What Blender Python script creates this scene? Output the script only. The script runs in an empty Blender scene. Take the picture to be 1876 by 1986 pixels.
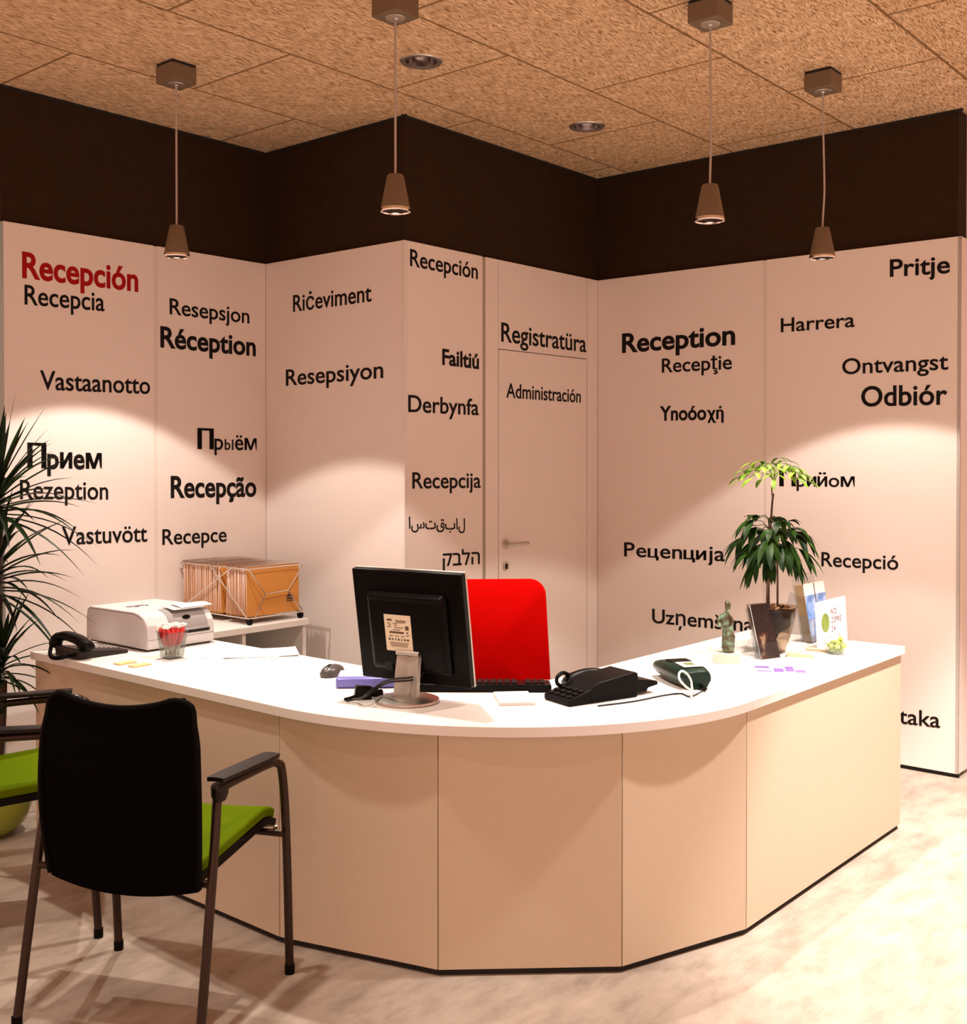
import bpy, bmesh, math, random
from mathutils import Vector, Matrix, Euler
random.seed(7)
SC = bpy.context.scene
COL = SC.collection
PI = math.pi
# ------------------------------------------------------------------ camera, world, exposure
CAM_Z, F_PX, CX, CY, PITCH = 1.50425, 2177.72, 938.0, 914.47, 0.01316
cam_d = bpy.data.cameras.new('camera'); cam = bpy.data.objects.new('camera', cam_d); COL.objects.link(cam)
cam.location = (0, 0, CAM_Z); cam.rotation_euler = (PI/2 - PITCH, 0, 0)
cam_d.sensor_width = 36.0; cam_d.sensor_fit = 'AUTO'
cam_d.lens = F_PX / 1986.0 * 36.0
cam_d.shift_x = 0.0; cam_d.shift_y = -(993.0 - CY) / 1986.0
cam_d.clip_start = 0.05
SC.camera = cam
vs = SC.view_settings
vs.view_transform = 'Standard'; vs.look = 'None'; vs.gamma = 1.0; vs.use_curve_mapping = False
vs.exposure = 0.16
W = bpy.data.worlds.new('room_light'); SC.world = W; W.use_nodes = True
bg = W.node_tree.nodes['Background']; bg.inputs[0].default_value = (1.0, 0.565, 0.42, 1); bg.inputs[1].default_value = 1.17
SPOT_WIDE, SPOT_CORE, DOWN = 60.0, 66.0, 100.0
LAMP_COL = (1.0, 0.88, 0.77)

# ------------------------------------------------------------------ frame helpers
AX = Vector((0.64685412, 0.76261376, 0)); BX = Vector((0.76261376, -0.64685412, 0)); ZX = Vector((0, 0, 1))
RZ = math.atan2(BX.y, BX.x)          # local x = BX (to the right and nearer), local y = AX (to the right and farther)
def ab(a, b, z=0.0): return AX*a + BX*b + ZX*z
def ray(px, py):
    f = Vector((0, math.cos(PITCH), -math.sin(PITCH))); u = Vector((0, math.sin(PITCH), math.cos(PITCH)))
    return f + Vector((1, 0, 0))*((px-CX)/F_PX) - u*((py-CY)/F_PX)
def at(px, py, z):
    d = ray(px, py); return Vector((0, 0, CAM_Z)) + d*((z-CAM_Z)/d.z)
def onplane(px, py, p, n):
    d = ray(px, py); c = Vector((0, 0, CAM_Z)); return c + d*((p-c).dot(n)/d.dot(n))

# ------------------------------------------------------------------ materials
MATS = {}
def mat(name, col, rough=0.5, metal=0.0, noise=0.0, nscale=30.0, bump=0.0, trans=0.0, ior=1.45, coat=0.0, sheen=0.0, spec=0.5):
    if name in MATS: return MATS[name]
    m = bpy.data.materials.new(name); m.use_nodes = True; MATS[name] = m
    nt = m.node_tree; b = nt.nodes['Principled BSDF']
    b.inputs['Base Color'].default_value = (*col, 1); b.inputs['Roughness'].default_value = rough
    b.inputs['Metallic'].default_value = metal; b.inputs['IOR'].default_value = ior
    b.inputs['Transmission Weight'].default_value = trans; b.inputs['Coat Weight'].default_value = coat
    b.inputs['Sheen Weight'].default_value = sheen; b.inputs['Specular IOR Level'].default_value = spec
    if noise or bump:
        tc = nt.nodes.new('ShaderNodeTexCoord'); n = nt.nodes.new('ShaderNodeTexNoise')
        n.inputs['Scale'].default_value = nscale; n.inputs['Detail'].default_value = 4
        nt.links.new(tc.outputs['Object'], n.inputs['Vector'])
        if noise:
            mx = nt.nodes.new('ShaderNodeMix'); mx.data_type = 'RGBA'
            mx.inputs[6].default_value = (*[c*(1-noise) for c in col], 1)
            mx.inputs[7].default_value = (*[min(1, c*(1+noise)) for c in col], 1)
            nt.links.new(n.outputs['Fac'], mx.inputs[0]); nt.links.new(mx.outputs[2], b.inputs['Base Color'])
        if bump:
            bp = nt.nodes.new('ShaderNodeBump'); bp.inputs['Strength'].default_value = bump; bp.inputs['Distance'].default_value = 0.002
            nt.links.new(n.outputs['Fac'], bp.inputs['Height']); nt.links.new(bp.outputs['Normal'], b.inputs['Normal'])
    return m
def nodes_of(name, rough):
    m = bpy.data.materials.new(name); m.use_nodes = True; MATS[name] = m
    b = m.node_tree.nodes['Principled BSDF']; b.inputs['Roughness'].default_value = rough
    return m, m.node_tree, b
def N(nt, t, **kw):
    n = nt.nodes.new(t)
    for k, v in kw.items(): setattr(n, k, v)
    return n
def ab_coords(nt, a0, b0):
    """vector (A - a0, B - b0, z) from world position"""
    g = N(nt, 'ShaderNodeNewGeometry')
    outs = []
    for ax, o in ((AX, a0), (BX, b0)):
        d = N(nt, 'ShaderNodeVectorMath', operation='DOT_PRODUCT'); d.inputs[1].default_value = ax
        nt.links.new(g.outputs['Position'], d.inputs[0])
        s = N(nt, 'ShaderNodeMath', operation='SUBTRACT'); s.inputs[1].default_value = o
        nt.links.new(d.outputs['Value'], s.inputs[0]); outs.append(s)
    c = N(nt, 'ShaderNodeCombineXYZ')
    nt.links.new(outs[0].outputs[0], c.inputs[0]); nt.links.new(outs[1].outputs[0], c.inputs[1])
    return c.outputs[0]
def brick(nt, vec, w, h, mortar, smooth=0.1):
    br = N(nt, 'ShaderNodeTexBrick'); br.offset = 0.5; br.offset_frequency = 2; br.squash = 1.0
    br.inputs['Scale'].default_value = 1.0; br.inputs['Brick Width'].default_value = w; br.inputs['Row Height'].default_value = h
    br.inputs['Mortar Size'].default_value = mortar; br.inputs['Mortar Smooth'].default_value = smooth; br.inputs['Bias'].default_value = 0.0
    br.inputs['Color1'].default_value = (0, 0, 0, 1); br.inputs['Color2'].default_value = (1, 1, 1, 1); br.inputs['Mortar'].default_value = (.5, .5, .5, 1)
    nt.links.new(vec, br.inputs['Vector'])
    return br
def ramp(nt, src, stops):
    r = N(nt, 'ShaderNodeValToRGB'); e = r.color_ramp.elements
    while len(e) < len(stops): e.new(0.5)
    for el, (p, c) in zip(e, stops): el.position = p; el.color = (*c, 1) if len(c) == 3 else c
    nt.links.new(src, r.inputs[0]); return r
def mixc(nt, fac, a, b, mode='MIX'):
    mx = N(nt, 'ShaderNodeMix', data_type='RGBA', blend_type=mode)
    for s, v in ((0, fac), (6, a), (7, b)):
        if isinstance(v, (int, float)): mx.inputs[s].default_value = v
        elif isinstance(v, tuple): mx.inputs[s].default_value = (*v, 1)
        else: nt.links.new(v, mx.inputs[s])
    return mx.outputs[2]

def wood_wool():
    m, nt, b = nodes_of('wood_wool_board', 0.9)
    vec = ab_coords(nt, 2.385 + 0.5775, -3.53)
    br = brick(nt, vec, 1.155, 0.66, 0.0065)
    warp = N(nt, 'ShaderNodeTexNoise'); warp.inputs['Scale'].default_value = 14; warp.inputs['Detail'].default_value = 2
    nt.links.new(vec, warp.inputs['Vector'])
    va = N(nt, 'ShaderNodeVectorMath', operation='MULTIPLY_ADD'); va.inputs[1].default_value = (.045, .045, 0)
    nt.links.new(warp.outputs['Color'], va.inputs[0]); nt.links.new(vec, va.inputs[2])
    layers = []
    for ang, sc in ((0.35, (22, 165, 1)), (1.5, (20, 150, 1)), (2.6, (24, 175, 1))):
        mp = N(nt, 'ShaderNodeMapping'); mp.inputs['Rotation'].default_value = (0, 0, ang); mp.inputs['Scale'].default_value = sc
        nt.links.new(va.outputs[0], mp.inputs['Vector'])
        nn = N(nt, 'ShaderNodeTexNoise'); nn.inputs['Scale'].default_value = 1.0; nn.inputs['Detail'].default_value = 3
        nt.links.new(mp.outputs[0], nn.inputs['Vector']); layers.append(nn.outputs['Fac'])
    m1 = N(nt, 'ShaderNodeMath', operation='MAXIMUM'); nt.links.new(layers[0], m1.inputs[0]); nt.links.new(layers[1], m1.inputs[1])
    m2 = N(nt, 'ShaderNodeMath', operation='MAXIMUM'); nt.links.new(m1.outputs[0], m2.inputs[0]); nt.links.new(layers[2], m2.inputs[1])
    col = ramp(nt, m2.outputs[0], [(0.43, (.20, .10, .04)), (0.52, (.66, .41, .225)), (0.64, (.99, .77, .53))])
    big = N(nt, 'ShaderNodeTexNoise'); big.inputs['Scale'].default_value = 9; big.inputs['Detail'].default_value = 5
    nt.links.new(vec, big.inputs['Vector'])
    bigc = ramp(nt, big.outputs['Fac'], [(0.3, (.82, .80, .76)), (0.7, (1, 1, 1))])
    c1 = mixc(nt, 1.0, col.outputs[0], bigc.outputs[0], 'MULTIPLY')
    tint = ramp(nt, br.outputs['Color'], [(0, (.93, .90, .86)), (1, (1, 1, 1))])
    c2 = mixc(nt, 1.0, c1, tint.outputs[0], 'MULTIPLY')
    mf = N(nt, 'ShaderNodeMath', operation='MULTIPLY'); mf.inputs[1].default_value = .85; nt.links.new(br.outputs['Fac'], mf.inputs[0])
    c3 = mixc(nt, mf.outputs[0], c2, (.20, .10, .035))
    nt.links.new(c3, b.inputs['Base Color'])
    bp = N(nt, 'ShaderNodeBump'); bp.inputs['Strength'].default_value = .75; bp.inputs['Distance'].default_value = .006
    nt.links.new(m2.outputs[0], bp.inputs['Height']); nt.links.new(bp.outputs['Normal'], b.inputs['Normal'])
    b.inputs['Specular IOR Level'].default_value = .1
    return m
def floor_tile():
    m, nt, b = nodes_of('stone_floor_tile', 0.42)
    vec = ab_coords(nt, 2.89 + 0.295, -1.262)
    br = brick(nt, vec, 0.59, 0.3215, 0.0014)
    n1 = N(nt, 'ShaderNodeTexNoise'); n1.inputs['Scale'].default_value = 5; n1.inputs['Detail'].default_value = 8; n1.inputs['Roughness'].default_value = .65
    mp = N(nt, 'ShaderNodeMapping'); mp.inputs['Scale'].default_value = (1, 2.2, 1); nt.links.new(vec, mp.inputs['Vector']); nt.links.new(mp.outputs[0], n1.inputs['Vector'])
    c = ramp(nt, n1.outputs['Fac'], [(0.3, (.30, .24, .19)), (0.5, (.42, .35, .285)), (0.72, (.52, .44, .365))])
    tint = ramp(nt, br.outputs['Color'], [(0, (.91, .90, .89)), (1, (1, 1, 1))])
    c2 = mixc(nt, 1.0, c.outputs[0], tint.outputs[0], 'MULTIPLY')
    mf = N(nt, 'ShaderNodeMath', operation='MULTIPLY'); mf.inputs[1].default_value = .5; nt.links.new(br.outputs['Fac'], mf.inputs[0])
    c3 = mixc(nt, mf.outputs[0], c2, (.33, .26, .19))
    nt.links.new(c3, b.inputs['Base Color'])
    bp = N(nt, 'ShaderNodeBump'); bp.inputs['Strength'].default_value = .08; bp.inputs['Distance'].default_value = .002
    nt.links.new(n1.outputs['Fac'], bp.inputs['Height']); nt.links.new(bp.outputs['Normal'], b.inputs['Normal'])
    b.inputs['Specular IOR Level'].default_value = .3
    return m

M_PANEL = mat('white_wall_panel', (.82, .745, .705), .45, noise=.02, nscale=6, bump=.03, spec=.25)
M_BROWN = mat('dark_brown_plaster', (.031, .0165, .008), .85, noise=.2, nscale=14, bump=.12, spec=.12)
M_TRIM = mat('pale_joint_trim', (.74, .67, .62), .45)
M_TRIMD = mat('grey_joint_trim', (.40, .33, .28), .5)
M_BLACKGAP = mat('black_recess', (.012, .010, .009), .8)
M_TEAL = mat('teal_grey_partition', (.30, .40, .40), .3, noise=.06, nscale=3)
M_DESK = mat('white_laminate_top', (.76, .735, .70), .38, noise=.012, nscale=80, spec=.3)
M_DESKEDGE = mat('cream_laminate_front', (.60, .495, .375), .42, noise=.03, nscale=40, spec=.25)
M_VINYL = mat('black_vinyl', (.006, .004, .0035), .6, spec=.2)
M_RED_VINYL = mat('dark_red_vinyl', (.36, .004, .005), .55, spec=.15)
M_STEEL = mat('brushed_steel', (.60, .55, .50), .38, metal=1.0, noise=.06, nscale=60)
M_CHROME = mat('chrome', (.85, .83, .80), .12, metal=1.0)
M_TAUPE = mat('taupe_lamp_paint', (.165, .112, .066), .45, noise=.03, nscale=20)
M_CORD = mat('pale_lamp_cord', (.42, .36, .30), .6)
M_BLACK = mat('black_plastic', (.0026, .0021, .002), .34, noise=.1, nscale=90, spec=.12)
M_BLACKSOFT = mat('matt_black_plastic', (.0045, .0032, .0030), .42, spec=.08)
M_KEY = mat('dark_grey_key', (.007, .005, .005), .4, spec=.10)
M_WHITEPL = mat('white_plastic', (.62, .60, .61), .3, noise=.01, nscale=20, coat=.1)
M_GREYPL = mat('silver_grey_plastic', (.36, .34, .345), .35, metal=.25)
M_PAPER = mat('white_paper', (.90, .89, .87), .7, noise=.01, nscale=50)
def thin_glass(name, col, refl):
    """thin clear sheet: straight-through transmission with fresnel reflections"""
    m = bpy.data.materials.new(name); m.use_nodes = True; MATS[name] = m; nt = m.node_tree
    nt.nodes.remove(nt.nodes['Principled BSDF'])
    t = nt.nodes.new('ShaderNodeBsdfTransparent'); t.inputs[0].default_value = (*col, 1)
    g = nt.nodes.new('ShaderNodeBsdfGlossy'); g.inputs['Roughness'].default_value = .04
    lw = nt.nodes.new('ShaderNodeLayerWeight'); lw.inputs[0].default_value = .5
    pw_ = nt.nodes.new('ShaderNodeMath'); pw_.operation = 'POWER'; pw_.inputs[1].default_value = 4.0
    ad = nt.nodes.new('ShaderNodeMath'); ad.operation = 'MULTIPLY_ADD'; ad.inputs[1].default_value = .55; ad.inputs[2].default_value = refl*.25
    nt.links.new(lw.outputs['Facing'], pw_.inputs[0])
    mx = nt.nodes.new('ShaderNodeMixShader')
    nt.links.new(pw_.outputs[0], ad.inputs[0]); nt.links.new(ad.outputs[0], mx.inputs[0])
    nt.links.new(t.outputs[0], mx.inputs[1]); nt.links.new(g.outputs[0], mx.inputs[2]); nt.links.new(mx.outputs[0], nt.nodes['Material Output'].inputs[0])
    return m
M_GLASS = thin_glass('clear_glass', (.80, .82, .81), .16)
M_ACRYL = thin_glass('clear_acrylic', (.87, .89, .90), .14)
M_BRONZE = mat('bronze_tube_paint', (.036, .019, .012), .26, metal=.45, noise=.1, nscale=40)
M_MESHBLK = mat('black_mesh_fabric', (.0022, .0020, .0020), .9, noise=.3, nscale=400, bump=.4, spec=.04)
M_GREENF = mat('lime_green_fabric', (.098, .155, .0015), .9, noise=.16, nscale=260, bump=.35, spec=.04)
M_REDF = mat('red_fabric', (.44, .0012, .0005), .9, noise=.06, nscale=200, bump=.2, spec=.03)
M_PADBRN = mat('dark_brown_arm_pad', (.010, .006, .005), .4, spec=.3)

# ------------------------------------------------------------------ mesh builder
class MB:
    def __init__(s): s.v = []; s.f = []
    def add(s, vs, fs):
        o = len(s.v); s.v += [Vector(v) for v in vs]; s.f += [tuple(i+o for i in f) for f in fs]; return s
    def box(s, c, d, R=None):
        c = Vector(c); h = [x/2 for x in d]; vs = []
        for z in (-1, 1):
            for x, y in ((-1, -1), (1, -1), (1, 1), (-1, 1)):
                p = Vector((x*h[0], y*h[1], z*h[2])); vs.append(c + (R @ p if R else p))
        return s.add(vs, [(3, 2, 1, 0), (4, 5, 6, 7), (0, 1, 5, 4), (1, 2, 6, 5), (2, 3, 7, 6), (3, 0, 4, 7)])
    def prism(s, poly, z0, z1, M=None):
        a = sum(poly[i][0]*poly[(i+1) % len(poly)][1]-poly[(i+1) % len(poly)][0]*poly[i][1] for i in range(len(poly)))
        if a < 0: poly = poly[::-1]
        n = len(poly); vs = [Vector((p[0], p[1], z0)) for p in poly] + [Vector((p[0], p[1], z1)) for p in poly]
        if M: vs = [M @ v for v in vs]
        return s.add(vs, [tuple(range(n-1, -1, -1)), tuple(range(n, 2*n))] + [(i, (i+1) % n, n+(i+1) % n, n+i) for i in range(n)])
    def lathe(s, prof, seg=32, c=(0, 0, 0), M=None, sx=1.0, sy=1.0):
        c = Vector(c); vs = []; fs = []
        for r, z in prof:
            for k in range(seg):
                t = 2*PI*k/seg; vs.append(Vector((r*sx*math.cos(t), r*sy*math.sin(t), z)))
        n = len(prof)
        for i in range(n-1):
            for k in range(seg):
                k2 = (k+1) % seg; fs.append((i*seg+k, i*seg+k2, (i+1)*seg+k2, (i+1)*seg+k))
        if prof[0][0] > 1e-5: fs.append(tuple(range(seg-1, -1, -1)))
        if prof[-1][0] > 1e-5: fs.append(tuple((n-1)*seg+k for k in range(seg)))
        vs = [c + (M @ v if M else v) for v in vs]
        return s.add(vs, fs)
    def cyl(s, p0, p1, r0, r1=None, seg=16): return s.tube([p0, p1], [r0, r0 if r1 is None else r1], seg)
    def tube(s, pts, r, seg=10, closed=False, flat=1.0, up=None):
        pts = [Vector(p) for p in pts]; n = len(pts); rs = r if isinstance(r, (list, tuple)) else [r]*n
        vs = []; fs = []; prev = None
        for i, p in enumerate(pts):
            a = pts[(i-1) % n] if closed or i > 0 else p; b = pts[(i+1) % n] if closed or i < n-1 else p
            t = (b-a).normalized() if (b-a).length > 1e-9 else Vector((0, 0, 1))
            if prev is None:
                ref = Vector(up) if up else (Vector((0, 0, 1)) if abs(t.z) < .9 else Vector((1, 0, 0)))
                nrm = (ref - t*ref.dot(t)).normalized()
            else:
                nrm = prev - t*prev.dot(t); nrm = nrm.normalized() if nrm.length > 1e-6 else prev
            prev = nrm; bi = t.cross(nrm)
            for k in range(seg):
                an = 2*PI*k/seg; vs.append(p + nrm*(math.cos(an)*rs[i]) + bi*(math.sin(an)*rs[i]*flat))
        for i in range(n if closed else n-1):
            j = (i+1) % n
            for k in range(seg):
                k2 = (k+1) % seg; fs.append((i*seg+k, i*seg+k2, j*seg+k2, j*seg+k))
        if not closed: fs.append(tuple(range(seg-1, -1, -1))); fs.append(tuple((n-1)*seg+k for k in range(seg)))
        return s.add(vs, fs)
    def grid(s, fn, nu, nv, thick=None):
        """surface fn(u,v); with thick a closed slab offset along the normals"""
        P = [[Vector(fn(i/nu, j/nv)) for j in range(nv+1)] for i in range(nu+1)]
        idx = lambda i, j: i*(nv+1)+j
        top = [P[i][j] for i in range(nu+1) for j in range(nv+1)]
        fs = [(idx(i, j), idx(i+1, j), idx(i+1, j+1), idx(i, j+1)) for i in range(nu) for j in range(nv)]
        if thick is None: return s.add(top, fs)
        bot = []
        for i in range(nu+1):
            for j in range(nv+1):
                du = P[min(i+1, nu)][j]-P[max(i-1, 0)][j]; dv = P[i][min(j+1, nv)]-P[i][max(j-1, 0)]
                nn = du.cross(dv); nn = nn.normalized() if nn.length > 1e-9 else Vector((0, 0, 1))
                t = thick(i/nu, j/nv) if callable(thick) else thick
                bot.append(P[i][j]-nn*t)
        o = len(top); fs += [tuple(o+k for k in f[::-1]) for f in fs]
        for i in range(nu):
            fs.append((idx(i+1, 0), idx(i, 0), o+idx(i, 0), o+idx(i+1, 0))); fs.append((idx(i, nv), idx(i+1, nv), o+idx(i+1, nv), o+idx(i, nv)))
        for j in range(nv):
            fs.append((idx(0, j), idx(0, j+1), o+idx(0, j+1), o+idx(0, j))); fs.append((idx(nu, j+1), idx(nu, j), o+idx(nu, j), o+idx(nu, j+1)))
        return s.add(top+bot, fs)
    def build(s, name, m, parent=None, loc=(0, 0, 0), rot=(0, 0, 0), bevel=0.0, bseg=2, sub=0, angle=35, label=None, smooth=True):
        me = bpy.data.meshes.new(name); me.from_pydata([tuple(v) for v in s.v], [], s.f); me.update()
        bm = bmesh.new(); bm.from_mesh(me); bmesh.ops.recalc_face_normals(bm, faces=bm.faces); bm.to_mesh(me); bm.free()
        if smooth:
            me.polygons.foreach_set('use_smooth', [True]*len(me.polygons))
            if not sub: me.set_sharp_from_angle(angle=math.radians(angle))
        me.materials.append(m)
        o = bpy.data.objects.new(name, me); COL.objects.link(o); o.location = loc; o.rotation_euler = rot
        if parent: o.parent = parent
        if bevel:
            b = o.modifiers.new('bevel', 'BEVEL'); b.width = bevel; b.segments = bseg; b.limit_method = 'ANGLE'; b.angle_limit = math.radians(40)
            b.harden_normals = False
        if sub:
            b = o.modifiers.new('subdivision', 'SUBSURF'); b.levels = sub; b.render_levels = sub
        if label: o['label'] = label
        return o
def thing(name, label, cat, loc=(0, 0, 0), rz=0.0, group=None):
    o = bpy.data.objects.new(name, None); COL.objects.link(o); o.empty_display_size = .05
    o.location = loc; o.rotation_euler = (0, 0, rz); o['label'] = label; o['category'] = cat
    if group: o['group'] = group
    return o
def tag(o, label, cat, group=None):
    o['label'] = label; o['category'] = cat
    if group: o['group'] = group
    return o
def struct(o): o['kind'] = 'structure'; return o
def copy_tree(o, parent=None):
    c = o.copy(); COL.objects.link(c)
    if parent: c.parent = parent
    for ch in list(o.children): copy_tree(ch, c)
    return c
def spline(pts, n=8, closed=False):
    pts = [Vector(p) for p in pts]; out = []; L = len(pts)
    for i in range(L if closed else L-1):
        p0 = pts[(i-1) % L] if closed or i > 0 else pts[0]*2-pts[1]
        p1 = pts[i]; p2 = pts[(i+1) % L]
        p3 = pts[(i+2) % L] if closed or i < L-2 else pts[-1]*2-pts[-2]
        for k in range(n):
            t = k/n
            out.append(.5*((2*p1)+(p2-p0)*t+(2*p0-5*p1+4*p2-p3)*t*t+(3*p1-p0-3*p2+p3)*t*t*t))
    if not closed: out.append(pts[-1])
    return out
def rrect(w, h, r, n=6):
    out = []
    for cx, cy, a0 in ((w/2-r, h/2-r, 0), (-w/2+r, h/2-r, PI/2), (-w/2+r, -h/2+r, PI), (w/2-r, -h/2+r, 1.5*PI)):
        for k in range(n+1):
            a = a0+PI/2*k/n; out.append((cx+r*math.cos(a), cy+r*math.sin(a)))
    return out

# ------------------------------------------------------------------ the room
HC, HP = 3.125, 2.529
A_L0, A_C, A_R = 2.380, 3.814, 5.420           # along AX: left wall start, inner corner line, back line
B_L, B_M, B_R = -4.755, -3.725, -1.689         # along BX
FLOOR = MB().box((0, 4.7, -.05), (14, 11.4, .1)).build('floor', floor_tile()); struct(FLOOR)
DOWNLIGHTS = [(3.36, -3.185), (4.546, -3.19), (1.50, -2.62), (3.30, -.76), (4.35, -.72), (1.10, -3.9), (.9, -1.3)]
def make_ceiling():
    c = MB().box((0, 4.4, HC+.03), (14, 12, .06)).build('ceiling', wood_wool(), smooth=False)
    cut = MB()
    for a, b in DOWNLIGHTS: cut.lathe([(.068, -.2), (.068, .2)], 40, ab(a, b, HC))
    k = cut.build('cutter', M_BLACKGAP)
    bo = c.modifiers.new('holes', 'BOOLEAN'); bo.operation = 'DIFFERENCE'; bo.object = k; bo.solver = 'EXACT'
    dg = bpy.context.evaluated_depsgraph_get(); me = bpy.data.meshes.new_from_object(c.evaluated_get(dg))
    c.modifiers.clear(); c.data = me; bpy.data.objects.remove(k)
    return struct(c)
CEIL = make_ceiling()
def wall(name, p0, p1, n, ext0=0.0, ext1=0.0, m=None):
    """solid brown wall from p0 to p1 (xy), room side normal n; its front stands 20 mm behind the cladding plane"""
    d = (p1-p0).normalized(); a = p0-d*ext0; b = p1+d*ext1
    poly = [a-n*.020, b-n*.020, b-n*.14, a-n*.14]
    return struct(MB().prism([(q.x, q.y) for q in poly], 0, HC).build(name, m or M_BROWN))
def panel(name, par, p0, p1, n, z0, z1, m, t=.018, bevel=.0012):
    poly = [p0, p1, p1-n*t, p0-n*t]
    return MB().prism([(q.x, q.y) for q in poly], z0, z1).build(name, m, par, bevel=bevel, bseg=1)
PL0, PC1, PC2, PC3, PR = ab(A_L0, B_L), ab(A_C, B_L), ab(A_C, B_M), ab(A_R, B_M), ab(A_R, B_R)
NB, NA = BX, -AX
wl = wall('wall_left', PL0, PC1, NB, 0, .0195)
JT = .020
for a0, a1 in ((A_L0, 3.130), (3.130+JT, A_C)):
    panel('cladding_panel', wl, ab(a0, B_L), ab(a1, B_L), NB, .02, HP, M_PANEL)
panel('joint_trim', wl, ab(3.130, B_L)-NB*.003, ab(3.130+JT, B_L)-NB*.003, NB, .02, HP-.002, M_TRIM, t=.01, bevel=0)
wm = wall('wall_middle', PC1, PC2, NA, 0.14, -.0201)
panel('cladding_panel', wm, ab(A_C, B_L), ab(A_C, B_M-.018), NA, .02, HP, M_PANEL)
panel('corner_trim', wm, ab(A_C, B_M-.018), ab(A_C, B_M), NA, .02, HP, mat('pale_edge_trim', (.78, .73, .69), .4))
wb = wall('wall_back', PC2, PC3, NB, -.141, .0195)
D0, D1, DZ = 4.515, 5.312, 2.063
panel('cladding_panel', wb, ab(A_C+.018, B_M), ab(4.385, B_M), NB, .02, HP, M_PANEL)
panel('joint_trim', wb, ab(4.385, B_M)-NB*.006, ab(4.410, B_M)-NB*.006, NB, .02, HP-.002, M_TRIMD, t=.01, bevel=0)
panel('cladding_panel', wb, ab(4.410, B_M), ab(D0-.004, B_M), NB, .02, HP, M_PANEL)
panel('cladding_panel', wb, ab(D0-.001, B_M), ab(D1+.001, B_M), NB, DZ+.004, HP, M_PANEL)
panel('cladding_panel', wb, ab(D1+.004, B_M), ab(A_R, B_M), NB, .02, HP, M_PANEL)
wr = wall('wall_right', PC3, PR, NA, .14, -.021)
for b0, b1 in ((B_M+.0, -2.685), (-2.685+JT, B_R-.016)):
    panel('cladding_panel', wr, ab(A_R, b0), ab(A_R, b1), NA, .02, HP, M_PANEL)
panel('joint_trim', wr, ab(A_R, -2.685)-NA*.003, ab(A_R, -2.685+JT)-NA*.003, NA, .02, HP-.002, M_TRIM, t=.01, bevel=0)
panel('corner_trim', wr, ab(A_R, B_R-.016), ab(A_R, B_R), NA, .02, HP, MATS['pale_edge_trim'])
wre = wall('wall_far_right', ab(A_R+.145, B_R), ab(A_R+2.2, B_R), NB, 0, 0, mat('warm_white_plaster', (.78, .72, .64), .7))
panel('cladding_panel', wre, ab(A_R, B_R), ab(A_R+2.2, B_R), NB, .02, HP, M_PANEL)
wle = wall('wall_far_left', ab(A_L0+.02, B_L-1.8), ab(A_L0+.02, B_L-.145), NA, 0, 0, M_BROWN)
panel('glazed_panel', wle, ab(A_L0+.02, B_L-1.8), ab(A_L0+.02, B_L-.145), NA, .02, HP, M_TEAL)
panel('end_trim', wl, ab(A_L0-.002, B_L-.138), ab(A_L0-.002, B_L-.001), NA, .02, HP, M_TEAL, t=.0018, bevel=0)
# shadow-gap skirtings
for nm, p0, p1, n in (('baseboard_left', PL0, PC1, NB), ('baseboard_middle', PC1, PC2, NA), ('baseboard_right', PC3, PR, NA)):
    struct(panel(nm, None, p0-n*.012, p1-n*.012, n, 0.0, .0195, M_BLACKGAP, t=.007, bevel=0))
# slim black reveal above the cladding and a shadow bead under the ceiling
for k, (p0, p1, n) in enumerate(((PL0, PC1, NB), (PC1, PC2, NA), (PC2, PC3, NB), (PC3, PR, NA))):
    struct(panel('trim_%d' % (2*k+1), None, p0-n*.014, p1-n*.014, n, HC-.014, HC-.001, M_BLACKGAP, t=.005, bevel=0))

# door
dr = struct(panel('door_1', None, ab(D0+.001, B_M), ab(D1-.001, B_M), NB, .012, DZ, M_PANEL))
hz = ab(D0+.055, B_M, 1.046)
def door_hw():
    Mx = Matrix((NB, AX, ZX)).transposed()          # local x = out of the door, y = along door, z up
    def w(p): return hz + Mx @ Vector(p)
    MB().tube([w((0, 0, 0)), w((.008, 0, 0))], .026, 28).build('rosette', M_STEEL, dr, bevel=.002)
    MB().tube(spline([w((.006, 0, 0)), w((.035, 0, 0)), w((.052, .012, 0)), w((.056, .04, 0)), w((.056, .115, .0)), w((.050, .130, 0)), w((.030, .134, 0))], 6), .0095, 14).build('lever_handle', M_STEEL, dr)
    k = hz - ZX*.115
    def v(p): return k + Mx @ Vector(p)
    MB().tube([v((0, 0, 0)), v((.007, 0, 0))], .024, 28).build('keyhole_escutcheon', M_STEEL, dr, bevel=.002)
    MB().tube([v((.0072, 0, .004)), v((.009, 0, .004))], .009, 16).box(v((.008, 0, -.006)), (.012, .012, .02)).build('lock_cylinder', M_BLACKGAP, dr)
door_hw()

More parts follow.
